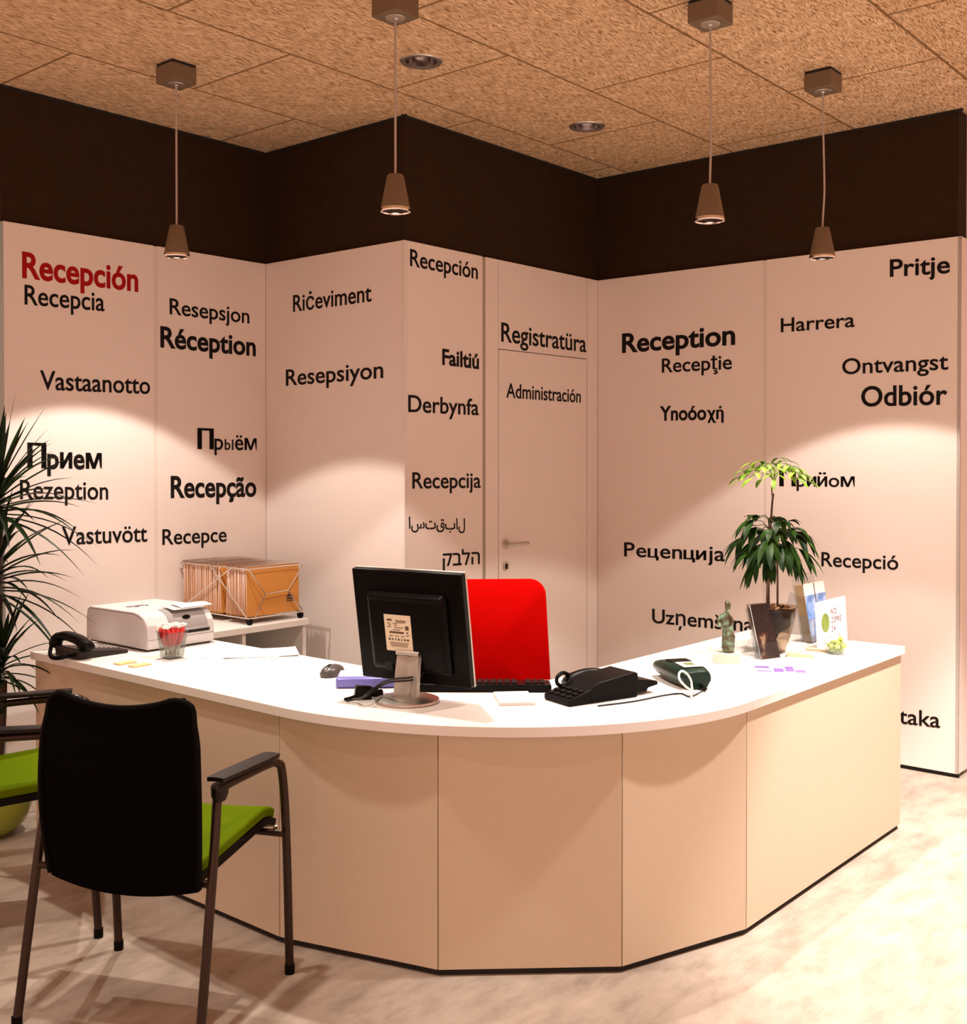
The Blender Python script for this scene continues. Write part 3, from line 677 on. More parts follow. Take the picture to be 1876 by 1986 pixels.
def lollipop():
    t = thing('lollipop', 'red wrapped lollipop standing in the clear square cup', 'lollipop', (0, 0, 0), 0, 'red lollipops in the clear cup')
    MB().tube([(0, 0, 0), (0, 0, .052)], .0021, 8).build('stick', M_STICK, t)
    MB().lathe([(.0025, .040), (.0065, .050), (.0085, .066), (.0085, .096), (.006, .106), (.003, .109)], 12).build('wrapper', M_CANDY, t)
    k = MB()
    for q in range(7):
        a = q*2*PI/7; k.add([(0, 0, .106), (.010*math.cos(a-.35), .010*math.sin(a-.35), .121), (.013*math.cos(a), .013*math.sin(a), .117), (.010*math.cos(a+.35), .010*math.sin(a+.35), .121), (0.002*math.cos(a), .002*math.sin(a), .112)], [(0, 1, 2), (0, 2, 3), (0, 4, 1), (0, 3, 4), (4, 3, 2, 1)])
    k.build('wrapper_twist', M_CELLO, t); return t
cupc = at(334, 1276, DZT)
Rz = Matrix.Rotation(RZ, 3, 'Z')
for i, (x, y) in enumerate([(-.018, -.018), (0, -.019), (.018, -.018), (-.019, 0), (0, 0), (.019, 0), (-.018, .018), (0, .019), (.018, .018), (-.010, -.009), (.010, .009), (.010, -.009), (-.010, .009), (-.026, -.008), (.026, .008), (.008, -.026), (-.008, .026), (-.025, .012), (.025, -.012), (.012, .026), (-.012, -.026), (.024, .024), (-.024, -.024), (.004, -.011), (-.004, .011)]):
    if lp0 is None: o = lp0 = lollipop()
    else: o = copy_tree(lp0)
    o.location = cupc + Rz @ Vector((x*.78, y*.78, .007+random.uniform(0, .006)))
    o.rotation_euler = Euler((-y*8+random.uniform(-.04, .04), x*8+random.uniform(-.04, .04), RZ+i))
M_NOTE = mat('pale_yellow_paper', (.66, .50, .24), .75)
for (px, py), lab in (((243, 1287), 'pale yellow sticky note pad, left of the pair behind the near desk edge'), ((271, 1291.5), 'pale yellow sticky note pad, right of the pair behind the near desk edge')):
    q = at(px, py, DZT)
    tag(MB().box((0, 0, .003), (.040, .075, .006)).build('sticky_note_pad', M_NOTE, None, loc=q, rot=(0, 0, RZ+.05), bevel=.0008), lab, 'sticky notes', 'yellow note pads')
def sheet(px, py, w, h, rz, lab, z=DZT, t=.0006, curl=.0):
    q = at(px, py, z); mb = MB().grid(lambda u, v: ((u-.5)*w, (v-.5)*h, t + curl*(2*u-1)**4), 10, 4, t)
    return tag(mb.build('paper_sheet', M_PAPER, None, loc=q, rot=(0, 0, rz)), lab, 'paper', 'loose sheets on the left wing')
sheet(478, 1269.5, .285, .20, RZ+.55, 'white sheet lying under another on the desk right of the lollipop cup', curl=.002)
sheet(505, 1266, .285, .19, RZ+.95, 'uppermost white sheet on the desk right of the lollipop cup', DZT+.0028, curl=.003)

# ------------------------------------------------------------------ mouse, pack, adapter
ms = thing('computer_mouse', 'small dark and silver computer mouse on the white desk left of the monitor', 'mouse', at(645, 1310, DZT), RZ+.25)
def mouse_fn(sx, z0, zs):
    return lambda u, v: (sx*math.sin(PI*v)**.6*math.cos(PI*u)*(1-.10*math.cos(2*PI*v)), -.052*math.cos(PI*v), z0+zs*math.sin(PI*u)**.7*math.sin(PI*(v*.85+.08))**.8)
MB().grid(mouse_fn(.029, .003, .034), 14, 16, .0025).build('shell', mat('dark_metallic_plastic', (.09, .08, .078), .3, metal=.3), ms)
for s in (-1, 1): MB().grid(lambda u, v, s=s: (s*(.0035+.026*u)*math.sin(PI*(.12+.38*v))**.5, -.050+.048*v, .0045+.0345*math.sin(PI*(.5+.42*u))**.7*math.sin(PI*((.03+.46*v)*.85+.08))**.8), 8, 8, .002).build('button', M_BLACK, ms)
MB().tube([(-.003, -.022, .033), (.003, -.022, .033)], .008, 16).build('scroll_wheel', M_BLACKSOFT, ms)
MB().lathe([(0, 0), (.9, 0), (1, .006), (.96, .012), (0, .012)], 24, (0, 0, 0), sx=.028, sy=.050).build('underside', M_BLACK, ms)
pk = thing('tissue_pack', 'blue plastic pack with a painted white highlight on top, lying on the desk behind the monitor stand', 'pack', at(712, 1328, DZT), .05)
M_BLUE = mat('violet_blue_plastic', (.16, .15, .50), .25, coat=.3); 
MB().box((0, 0, .018), (.200, .125, .034)).build('pack_body', M_BLUE, pk, bevel=.009, bseg=4)
MB().box((0, .010, .0362), (.185, .105, .003)).build('pack_top_highlight', mat('white_highlight_film', (.86, .86, .92), .2), pk, bevel=.001)  # pale sheet paints the white-lit highlight on top of the blue pack
ad = thing('power_adapter', 'black mains plug adapter with leads on the desk left of the monitor stand', 'adapter', at(705, 1356, DZT), .25)
MB().box((0, 0, .022), (.055, .034, .040), Euler((.0, .12, 0)).to_matrix()).build('adapter_body', M_BLACK, ad, bevel=.006, bseg=3)
MB().box((.045, .004, .016), (.035, .022, .022)).build('plug', M_BLACKSOFT, ad, bevel=.004)
MB().tube(spline([(-.025, -.005, .012), (-.045, -.012, .008), (-.062, -.016, .006)], 6), .005, 10).build('strain_relief', M_BLACKSOFT, ad)

# ------------------------------------------------------------------ monitor
mo = thing('monitor', 'black flat monitor on a silver stand, its back to the viewer', 'monitor', Vector((-.238, 3.495, DZT)), -.521)
# local: -y is the back face towards the viewer, x to the right; tilt leans the top towards the viewer
TILT = .165
cw = Vector((-.231, 3.521, .968)); rot = Matrix.Rotation(-.521, 3, 'Z'); cl = rot.inverted() @ (cw - Vector((-.238, 3.495, DZT)))
ctr = thing_rot = Euler((TILT, 0, 0))
def mbox(mb): return mb
mw, mh = .205, .1815
hd = MB().box((0, .012, 0), (2*mw, .024, 2*mh)).build('back_shell', M_BLACK, mo, loc=cl, rot=ctr, bevel=.004)
tap = MB(); a_, b_ = .152, .140
tap.add([(-a_, 0, -b_-.01), (a_, 0, -b_-.01), (a_, 0, b_-.02), (-a_, 0, b_-.02), (-a_+.016, -.028, -b_+.012), (a_-.016, -.028, -b_+.012), (a_-.016, -.028, b_-.040), (-a_+.016, -.028, b_-.040)],
        [(3, 2, 1, 0), (4, 5, 6, 7), (0, 1, 5, 4), (1, 2, 6, 5), (2, 3, 7, 6), (3, 0, 4, 7)])
tap.build('rear_bulge', M_BLACK, mo, loc=cl, rot=ctr, bevel=.012, bseg=4)
bz = MB()
for c_, d_ in (((0, .027, mh-.007), (2*mw+.003, .008, .017)), ((0, .027, -mh+.007), (2*mw+.003, .008, .017)), ((-mw+.007, .027, 0), (.017, .008, 2*mh-.020)), ((mw-.007, .027, 0), (.017, .008, 2*mh-.020))): bz.box(c_, d_)
bz.build('bezel', M_STEEL, mo, loc=cl, rot=ctr, bevel=.002)
MB().box((0, .026, 0), (2*mw-.03, .004, 2*mh-.03)).build('screen', mat('screen_glass', (.02, .02, .025), .1), mo, loc=cl, rot=ctr)
M_LABEL = mat('cream_label', (.74, .64, .48), .6)
lb = MB().box((-.026, -.0285, -.012), (.100, .0012, .118)).build('rating_label', M_LABEL, mo, loc=cl, rot=ctr, bevel=.0004)
ink = MB()
def mark(x, z, w, h): ink.box((-.026+x, -.0293, -.012+z), (w, .0006, h))
mark(-.030, .042, .018, .006); mark(.012, .040, .040, .003); mark(.012, .035, .034, .002)
for k, (x, w) in enumerate(((-.033, .012), (-.030, .010), (-.033, .014), (-.010, .016), (-.008, .012))): mark(x, .031-(k % 3)*.006, w, .002)
mark(.004, .018, .034, .002); mark(-.006, .010, .026, .002); mark(-.006, .002, .054, .006); mark(.034, .018, .013, .013); mark(.034, .003, .007, .004); mark(.034, -.006, .010, .003)
for k in range(3): mark(-.028+k*.022, -.010, .014, .002)
for k, w in enumerate((.008, .005, .005, .007, .004, .007, .008)): mark(-.035+k*.0115, -.021, w, .006)
for k in range(4): mark(0, -.031-k*.004, .072-k*.003, .0014)
ink.build('label_print', mat('brown_ink', (.10, .055, .03), .7), lb)
for o_ in (lb.children[0],): o_.rotation_euler = (0, 0, 0)
# stand
MB().lathe([(0, 0), (.098, 0), (.101, .004), (.099, .010), (.080, .016), (.05, .019), (0, .020)], 48).build('stand_base', M_STEEL, mo)
MB().grid(lambda u, v: ((u-.5)*(.086-.006*v), .010*math.cos((u-.5)*PI)-.012-.030*(1-v)**2*0-.0+(.018*v*v), .012+.140*v), 10, 10, .012).build('stand_neck', mat('grey_stand_plastic', (.40, .37, .33), .35, metal=.5), mo)
MB().tube([(-.042, .006, .150), (.042, .006, .150)], .009, 20).build('hinge', M_STEEL, mo)
MB().box((-.075, -.020, -.125), (.030, .02, .03)).build('cable_port', M_BLACKGAP, mo, loc=cl, rot=ctr, bevel=.003)
M_CAB = mat('black_cable', (.012, .010, .010), .45)
cbl = MB()
inv = rot.inverted()
def loc_m(p): return inv @ (Vector(p) - Vector((-.238, 3.495, DZT)))
for dz, dx in ((0, 0), (-.008, .006)):
    p0 = cl + Euler((TILT, 0, 0)).to_matrix() @ Vector((.040+dx, -.015, -.130+dz))
    pts = [p0, p0+Vector((-.012, -.030, -.018)), Vector((-.030, -.055, .075+dz)), Vector((-.085, -.040, .048+dz)), loc_m(at(705, 1352, DZT+.03)), loc_m(at(690, 1356, DZT+.012)), loc_m(at(672, 1360, DZT+.006))]
    cbl.tube(spline(pts, 8), .0032, 8)
cbl.build('cables', M_CAB, mo)

# ------------------------------------------------------------------ keyboard
kb = thing('keyboard', 'black computer keyboard on the desk behind the monitor, before the red chair', 'keyboard', (-.013, 3.712, DZT), -.02)
MB().add([(-.235, -.080, 0), (.235, -.080, 0), (.235, .080, 0), (-.235, .080, 0), (-.235, -.080, .026), (.235, -.080, .026), (.235, .080, .010), (-.235, .080, .010)],
         [(3, 2, 1, 0), (4, 5, 6, 7), (0, 1, 5, 4), (1, 2, 6, 5), (2, 3, 7, 6), (3, 0, 4, 7)]).build('case', M_BLACK, kb, bevel=.008, bseg=3)
kt = math.atan2(-.016, .16)
for r_ in range(5):
    y = -.055+r_*.024
    for c_ in range(19):
        x = -.205+c_*.0228
        if c_ in (15,): continue
        MB().box((x, y, .0255-(y+.08)*.1+.002), (.0175, .0185, .009), Euler((kt, 0, 0)).to_matrix()).build('key', M_KEY, kb, bevel=.0025)
npd = MB().box((0, 0, .005), (.112, .165, .010)).build('notepad', mat('white_note_block', (.68, .62, .59), .7), None, loc=at(997, 1357.5, DZT), rot=(0, 0, .10), bevel=.0008)
tag(npd, 'small white notepad on the desk between the monitor base and the black telephone', 'notepad')

# ------------------------------------------------------------------ right telephone
rp_o = Vector((.262, 3.415, DZT)); rp_a = math.atan2(.147, .224)
tr_ = thing('telephone', 'large black office telephone seen from the side, right of the notepad', 'telephone', rp_o, rp_a)
# local x from keypad front edge to the back, y away from the viewer
side_prism([(0, .004), (.004, 0), (.095, 0), (.095, .046), (.072, .040), (0, .020)], 0, .130).build('keypad_base', M_BLACKSOFT, tr_, bevel=.004)
side_prism([(.085, 0), (.272, 0), (.278, .028), (.274, .076), (.264, .080), (.112, .062), (.078, .039)], -.002, .128).build('housing', M_BLACKSOFT, tr_, bevel=.004)
side_prism([(.272, .008), (.322, .008), (.330, .020), (.372, .026), (.370, .038), (.272, .056)], .012, .118).build('rear_bracket', M_BLACK, tr_, bevel=.003)
for r_ in range(3):
    for c_ in range(4):
        x = .014+r_*.022; MB().box((x, .020+c_*.030, .0225+x*.275), (.014, .020, .007), Euler((0, -.27, 0)).to_matrix()).build('key', M_KEY, tr_, bevel=.002)
MB().tube(spline([(.100, .148, .034), (.120, .150, .050), (.180, .150, .060), (.235, .150, .056), (.258, .148, .044)], 6), .016, 14, flat=1.2).build('handset', M_BLACK, tr_)
MB().tube(spline([(.112, .150, .064), (.085, .140, .074), (.060, .128, .074), (.042, .120, .062), (.044, .116, .046), (.066, .114, .040), (.100, .116, .052)], 8), .0062, 8).build('handset_cord', M_BLACKSOFT, tr_)
cd = MB().tube(spline([at(1160, 1369, DZT+.003), at(1230, 1360, DZT+.003), at(1285, 1349, DZT+.003), at(1320, 1345, DZT+.003), at(1337, 1351, DZT+.003), at(1352, 1346, DZT+.004), at(1362, 1341, DZT+.008)], 8), .0026, 8).build('line_cable', M_CAB)
tag(cd, 'thin dark cable running along the desk from the black telephone to the green terminal', 'cable')
# ------------------------------------------------------------------ card terminal
ct_a = math.atan2(-.97, .24)
ct_s = 1.2
ct = thing('card_terminal', 'dark green card payment terminal on the desk, right of the black telephone', 'card terminal', (.672, 3.800, DZT), ct_a)
ct.scale = (ct_s, ct_s, ct_s*.80)
M_DGREEN = mat('dark_green_plastic', (.007, .022, .014), .32, noise=.05, nscale=20, spec=.25)
# local x from the far end to the near end; y side to side
st = []
for x, hw, h in ((-.115, .030, .050), (-.105, .044, .058), (-.06, .052, .068), (0, .054, .074), (.06, .050, .072), (.095, .044, .066), (.108, .040, .060)):
    ring = []
    for k in range(20):
        a = 2*PI*k/20; cx_, sx_ = math.cos(a), math.sin(a)
        y = hw*math.copysign(abs(cx_)**.55, cx_); z = h/2+(h/2)*math.copysign(abs(sx_)**.6, sx_)
        if z < h*.3: y *= .84
        zoff = .012*(1-z/h) if x < -.05 else 0
        ring.append(Vector((x, y, max(0.0, z)+zoff*.6)))
    st.append(ring)
tb = MB(); vv = [v for r_ in st for v in r_]; ff = [tuple(range(19, -1, -1)), tuple((len(st)-1)*20+k for k in range(20))]
for i in range(len(st)-1):
    for k in range(20): ff.append((i*20+k, i*20+(k+1) % 20, (i+1)*20+(k+1) % 20, (i+1)*20+k))
tb.add(vv, ff).build('terminal_body', M_DGREEN, ct, bevel=.003, angle=50)
MB().box((.050, 0, .0735), (.062, .058, .004), Euler((0, .04, 0)).to_matrix()).build('top_label', mat('grey_label', (.50, .52, .47), .35), ct, bevel=.0015)
MB().box((.050, 0, .0756), (.026, .026, .002), Euler((0, .04, 0)).to_matrix()).build('display', mat('olive_display', (.16, .19, .06), .25), ct)
MB().box((-.018, 0, .0725), (.050, .064, .003)).build('keypad_area', M_BLACKSOFT, ct, bevel=.001)
MB().tube(spline([(.112, .01, .012), (.128, .008, .012), (.142, .004, .010)], 4), [.007]*9, 10).build('cable_plug', M_BLACK, ct)
lw = [at(1340, 1351, DZT+.004), at(1339, 1338, DZT+.012), at(1330, 1331, DZT+.028), at(1318, 1318, DZT+.048), at(1316, 1306, DZT+.062), at(1322, 1300, DZT+.068), at(1332, 1306, DZT+.058), at(1339, 1318, DZT+.038), at(1341, 1332, DZT+.018), at(1343, 1343, DZT+.006)]
wl_c = Vector((0, 0, 0))
tag(MB().tube(spline([p+Vector((-.0, -.012, 0)) for p in lw], 8), .0036, 8).build('cable_loop', mat('white_cable', (.80, .78, .72), .5)), 'white cable loop standing in front of the green terminal', 'cable')

# ------------------------------------------------------------------ right wing things
sta = thing('figurine', 'green bronze figurine of a draped standing figure on a pale stone block', 'figurine', (.905, 4.165, DZT), -.25)
MB().box((0, 0, .0185), (.100, .070, .037)).build('stone_base', mat('pale_marble', (.60, .545, .46), .4, noise=.06, nscale=18), sta, bevel=.002)
def verdigris():
    m, nt, b = nodes_of('verdigris_bronze', .5); tc = N(nt, 'ShaderNodeTexCoord'); n = N(nt, 'ShaderNodeTexNoise'); n.inputs['Scale'].default_value = 45; n.inputs['Detail'].default_value = 5
    nt.links.new(tc.outputs['Object'], n.inputs['Vector']); c = ramp(nt, n.outputs['Fac'], [(.38, (.06, .030, .014)), (.5, (.11, .115, .065)), (.64, (.18, .29, .19))]); nt.links.new(c.outputs[0], b.inputs['Base Color'])
    bp = N(nt, 'ShaderNodeBump'); bp.inputs['Strength'].default_value = .6; bp.inputs['Distance'].default_value = .004; nt.links.new(n.outputs['Fac'], bp.inputs['Height']); nt.links.new(bp.outputs['Normal'], b.inputs['Normal'])
    b.inputs['Metallic'].default_value = .35; return m
VG = verdigris()
secs = [(.004, .0, .037, .020, .017), (.004, .0, .050, .0215, .018), (.005, 0, .075, .0235, .020), (.007, -.003, .100, .0235, .019), (.004, -.004, .118, .019, .016), (-.002, -.002, .134, .0165, .0135), (-.004, .0, .148, .018, .0135), (-.006, .002, .162, .0225, .014), (-.007, .003, .174, .0215, .012), (-.003, .003, .183, .010, .009), (.000, .001, .190, .0065, .0068), (.001, -.001, .196, .0072, .0080), (.003, -.003, .205, .0100, .0115), (.003, -.003, .215, .0112, .0122), (.001, -.001, .224, .0095, .0105), (0, 0, .230, .004, .004)]
fb_ = MB(); n_ = 20; vv = []; ff = []
for i, (cx_, cy_, z, rx, ry) in enumerate(secs):
    for k in range(n_):
        a = 2*PI*k/n_; fl = 1+(.07*math.sin(5*a+z*40) if z < .115 else 0)
        vv.append(Vector((cx_+rx*fl*math.cos(a), cy_+ry*fl*math.sin(a), z)))
for i in range(len(secs)-1):
    for k in range(n_): ff.append((i*n_+k, i*n_+(k+1) % n_, (i+1)*n_+(k+1) % n_, (i+1)*n_+k))
ff += [tuple(range(n_-1, -1, -1)), tuple((len(secs)-1)*n_+k for k in range(n_))]
fb_.add(vv, ff)
fb_.tube(spline([(-.024, .003, .170), (-.030, -.004, .152), (-.024, -.012, .136), (-.008, -.017, .142), (.006, -.016, .152)], 5), [.0065]*6+[.0055]*8+[.0045]*7, 10)
fb_.tube(spline([(.013, .003, .170), (.020, -.004, .152), (.017, -.011, .134), (.006, -.016, .126), (-.004, -.016, .130)], 5), [.0062]*6+[.0052]*8+[.0042]*7, 10)
fb_.tube(spline([(.008, -.013, .206), (.013, -.0155, .203)], 2), [.004, .003, .002], 8)
fb_.build('figure', VG, sta)
fb_ = MB().grid(lambda u, v: (.004+(.024-.004*v)*math.cos(PI*(1+u)), -.0+(.0205-.003*v)*math.sin(PI*(1+u)), .052+.080*v+.010*math.sin(u*PI*3)), 18, 8, .003).build('drape', VG, sta)

def holder(name, label, loc, rz, w, h, lean, pocket, depth, pockets=1):
    """clear leaflet holder, local -y is its front"""
    t = thing(name, label, 'leaflet holder', loc, rz)
    R = Euler((-lean, 0, 0)).to_matrix()
    MB().box(R @ Vector((0, depth, h/2)), (w, .0025, h), R).build('back_plate', M_ACRYL, t, bevel=.0008)
    MB().box(R @ Vector((0, .0, pocket/2)), (w, .0025, pocket), R).build('front_lip', M_ACRYL, t, bevel=.0008)
    for s in [-1, 1]+([0] if pockets == 2 else []):
        MB().box(R @ Vector((s*w/2, depth/2, pocket*.55)), (.0025, depth, pocket*1.1), R).build('side_wall', M_ACRYL, t)
    MB().box(R @ Vector((0, depth/2, .00125)), (w, depth, .0025), R).build('pocket_floor', M_ACRYL, t)
    y0 = (R @ Vector((0, depth, h*.62))); foot = Vector((0, y0.y+.055, .003))
    MB().tube([y0, foot], .004, 4, flat=w*.35/.008*2).build('rear_strut', M_ACRYL, t)
    return t, R
M_LEAFD = None
def art_dark():
    m, nt, b = nodes_of('dark_leaflet_print', .3); tc = N(nt, 'ShaderNodeTexCoord')
    n = N(nt, 'ShaderNodeTexNoise'); n.inputs['Scale'].default_value = 16; n.inputs['Detail'].default_value = 2; nt.links.new(tc.outputs['Object'], n.inputs['Vector'])
    c = ramp(nt, n.outputs['Fac'], [(.54, (.006, .002, .002)), (.63, (.04, .012, .006)), (.72, (.30, .19, .12))]); nt.links.new(c.outputs[0], b.inputs['Base Color']); return m
def art_blue():
    m, nt, b = nodes_of('blue_leaflet_print', .35); tc = N(nt, 'ShaderNodeTexCoord')
    n = N(nt, 'ShaderNodeTexNoise'); n.inputs['Scale'].default_value = 18; n.inputs['Detail'].default_value = 4; nt.links.new(tc.outputs['Object'], n.inputs['Vector'])
    c = ramp(nt, n.outputs['Fac'], [(.38, (.10, .22, .55)), (.52, (.22, .40, .76)), (.66, (.72, .76, .88))])
    nt.links.new(c.outputs[0], b.inputs['Base Color']); return m
HOL_RZ = RZ + PI/2            # front faces +BX: local -y -> BX means rz with -y = BX
def face_B(): return math.atan2(BX.x, -BX.y)   # rotation sending (0,-1) to BX
FB = face_B()
h1, R1 = holder('leaflet_holder', 'clear acrylic holder with one dark leaflet, in front of the plant pot', at(1497, 1278, DZT), FB-.35, .112, .20, .30, .062, .026)
base1 = at(1497, 1278, DZT)
def leaflet(label, loc, rz, R, off, w, h, d, m_front, edge, group=None, white_top=False):
    t = thing('leaflet', label, 'leaflet', loc, rz, group)
    MB().box(R @ (Vector(off)+Vector((0, d/2, h/2))), (w, d, h), R).build('pages', edge, t)
    zt = h*.80 if white_top else h
    o = MB().box((0, 0, 0), (w-.001, .0008, zt)).build('cover_print', m_front, t, loc=R @ (Vector(off)+Vector((0, -.0005, zt/2))), rot=R.to_euler())
    if white_top: MB().box((0, 0, 0), (w-.001, .0008, h*.20)).build('cover_heading', M_PAPER, t, loc=R @ (Vector(off)+Vector((0, -.0005, h*.90))), rot=R.to_euler())
    return t, o
M_EDGEB = mat('brown_page_edges', (.36, .25, .14), .7, noise=.3, nscale=200)
lf, fo = leaflet('dark brown leaflet with a pale figure, standing in the clear holder', base1, h1.rotation_euler.z, R1, (0, .004, .0035), .098, .208, .002, art_dark(), M_PAPER)
tx = text_mesh('music', 1) if False else None
h2, R2 = holder('leaflet_holder', 'tall clear acrylic holder with two stacks of blue leaflets behind the white sign', ab(4.475, -1.940, DZT), FB, .215, .285, .17, .10, .045, 2)
b2 = ab(4.475, -1.940, DZT)
AB_ = art_blue()
for s, lab in ((-1, 'stack of blue and white leaflets, left one in the tall clear holder'), (1, 'stack of blue and white leaflets, right one in the tall clear holder')):
    leaflet(lab, b2, FB, R2, (s*.0535, .004, .0035), .098, .238, .036, AB_, M_EDGEB, 'leaflets in the tall holder', True)
sg = thing('counter_sign', 'white upright sign card with a green oval emblem, at the right end of the desk', 'sign', ab(4.365, -1.852, DZT), FB)
Rs = Euler((-.06, 0, 0)).to_matrix()
MB().box(Rs @ Vector((0, .0, .094)), (.295, .003, .188), Rs).build('sign_card', M_PAPER, sg, bevel=.0006)
MB().box((0, .028, .0015), (.20, .055, .003)).build('sign_foot', M_ACRYL, sg)
MB().tube([Rs @ Vector((-.062, -.0016, .100)), Rs @ Vector((-.062, -.0030, .100))], .038, 32).build('oval_emblem', mat('green_gold_print', (.16, .22, .04), .5, noise=.55, nscale=22), sg)
def sign_text(body, x, z, w, h, m):
    me = text_mesh(body, 2); xs = [v.co.x for v in me.vertices]; a, b = min(xs), max(xs)
    for v in me.vertices: v.co = Rs @ Vector((x+(v.co.x-a)/(b-a)*w, -.0022, z+v.co.y/CAP*h))
    me.materials.clear(); me.materials.append(m); o = bpy.data.objects.new('sign_lettering', me); COL.objects.link(o); o.parent = sg
M_PINK = mat('rose_ink', (.17, .08, .085), .6)
sign_text('NCE', -.008, .128, .060, .022, M_PINK); sign_text('ZEPRE', -.008, .093, .105, .022, M_PINK); sign_text('24', -.008, .058, .042, .022, M_PINK)
MB().box(Rs @ Vector((.05, -.0018, .122)), (.115, .0006, .0015), Rs).box(Rs @ Vector((.0, -.0018, .040)), (.19, .0006, .0015), Rs).build('sign_rules', M_PINK, sg)

# glass bowl of sweets
BS = 1.15
bo = thing('glass_bowl', 'small glass bowl of yellow green sweets near the right end of the desk', 'bowl', at(1623, 1268, DZT), 0)
bl = MB().lathe([(0, 0), (.028, 0), (.033, .004), (.040, .024), (.043, .044), (.0445, .046), (.0405, .046), (.0375, .024), (.030, .007), (0, .005)], 40)
bl.build('bowl_wall', M_GLASS, bo); bo.scale = (BS, BS, BS)
sw0 = None
M_SWEET = mat('yellow_green_wrapper', (.42, .48, .06), .3, noise=.35, nscale=60, coat=.4)
bc = at(1623, 1268, DZT)
for i in range(17):
    if sw0 is None:
        m_ = MB().lathe([(0, -.010), (.006, -.009), (.0085, -.003), (.0085, .004), (.005, .009), (0, .010)], 12)
        for s in (-1, 1): m_.add([(s*.008, 0, 0), (s*.018, .008, .003), (s*.020, 0, -.001), (s*.018, -.008, .003), (s*.014, 0, .004)], [(0, 1, 4), (0, 4, 3), (1, 2, 4), (4, 2, 3), (0, 3, 2, 1)])
        o = sw0 = m_.build('wrapped_sweet', M_SWEET)
    else: o = sw0.copy(); COL.objects.link(o)
    tag(o, 'yellow green wrapped sweet in the small glass bowl', 'sweet', 'sweets in the glass bowl')
    if i < 6: r_, z = .017, .018
    elif i < 13: r_, z = .024, .034
    else: r_, z = .014, .047
    a = i*2*PI/(6 if i < 6 else 7 if i < 13 else 4)
    o.location = bc+Vector((r_*BS*math.cos(a), r_*BS*math.sin(a), z*.93)); o.rotation_euler = (random.uniform(-.5, .5), random.uniform(-.5, .5), random.uniform(0, 6))
o = sw0.copy(); COL.objects.link(o); o.location = bc+Vector((.014, -.004, .060)); o.rotation_euler = (.3, 1.2, .4); o['label'] = 'yellow green sweet standing topmost on the heap in the glass bowl'
# cards
cs = MB().box((0, 0, .007), (.100, .062, .014)).build('card_stack', mat('beige_card', (.50, .37, .23), .7, noise=.05, nscale=100), None, loc=at(1553, 1273, DZT), rot=(0, 0, RZ+.35), bevel=.0006)
tag(cs, 'low stack of beige cards on the desk left of the glass bowl', 'cards')
cs2 = MB().box((0, 0, .005), (.095, .058, .010)).build('card_stack', MATS['beige_card'], None, loc=at(1590, 1262, DZT), rot=(0, 0, RZ+.2), bevel=.0006)
tag(cs2, 'second stack of beige cards, at the foot of the white sign', 'cards')
fl = thing('flyer', 'white flyer with a purple pattern lying flat near the right front edge of the desk', 'flyer', at(1521, 1299, DZT), RZ+.52)
MB().box((0, 0, .0008), (.210, .125, .0016)).build('sheet', mat('pale_lilac_paper', (.62, .58, .66), .6), fl)
pz = MB()
for x, y, w, h in ((-.075, .03, .050, .04), (-.02, -.02, .035, .07), (.02, .01, .030, .10), (.055, -.03, .035, .05), (-.07, -.045, .05, .02)): pz.box((x, y, .0018), (w, h, .0004))
pz.build('purple_print', mat('lilac_ink', (.13, .065, .23), .6), fl)

# ------------------------------------------------------------------ plants
def leaf_blade(mb, base, d, up, L, w, droop, fold=.25, n=7, tipw=.0):
    """a narrow or lance-shaped leaf with a folded midrib"""
    d = Vector(d).normalized(); side = d.cross(Vector(up)); side = side.normalized() if side.length > 1e-4 else Vector((1, 0, 0)); nn = side.cross(d).normalized()
    vs = []; 
    for i in range(n+1):
        t = i/n; c = Vector(base)+d*(L*t*(1-.25*droop*t)) - Vector((0, 0, 1))*(L*droop*t*t*.75)
        ww = w*(tipw if False else (math.sin(PI*min(1, .08+t*.92))**.75 if t < 1 else 0.02))
        vs += [c-side*ww+nn*ww*fold, c, c+side*ww+nn*ww*fold]
    fs = []
    for i in range(n):
        for k in (0, 1): fs.append((i*3+k, i*3+k+1, i*3+k+4, i*3+k+3))
    o = len(mb.v); mb.add(vs, fs)
def ribbon(mb, base, d, L, w, droop, n=9):
    d = Vector(d).normalized(); side = d.cross(Vector((0, 0, 1))); side = side.normalized() if side.length > 1e-3 else Vector((1, 0, 0))
    vs = []
    for i in range(n+1):
        t = i/n; c = Vector(base)+d*(L*t)+Vector((0, 0, -1))*(L*droop*t**2.2)
        ww = w*(.75+.25*math.sin(PI*t))*(1-t**3)+.0004
        vs += [c-side*ww, c+Vector((0, 0, -ww*.5)), c+side*ww]
    fs = []
    for i in range(n):
        for k in (0, 1): fs.append((i*3+k, i*3+k+1, i*3+k+4, i*3+k+3))
    mb.add(vs, fs)
def leaf_mat(name, c0, c1, rough=.35, sc=8):
    m, nt, b = nodes_of(name, rough); tc = N(nt, 'ShaderNodeTexCoord'); n = N(nt, 'ShaderNodeTexNoise'); n.inputs['Scale'].default_value = sc; nt.links.new(tc.outputs['Object'], n.inputs['Vector'])
    c = ramp(nt, n.outputs['Fac'], [(.35, c0), (.65, c1)]); nt.links.new(c.outputs[0], b.inputs['Base Color']); b.inputs['Specular IOR Level'].default_value = .12
    return m
M_DRAC = leaf_mat('dark_strap_leaf', (.004, .009, .004), (.014, .032, .008), .42, 10)
M_TRUNK = mat('ringed_brown_trunk', (.045, .028, .020), .8, noise=.4, nscale=40, bump=.6)
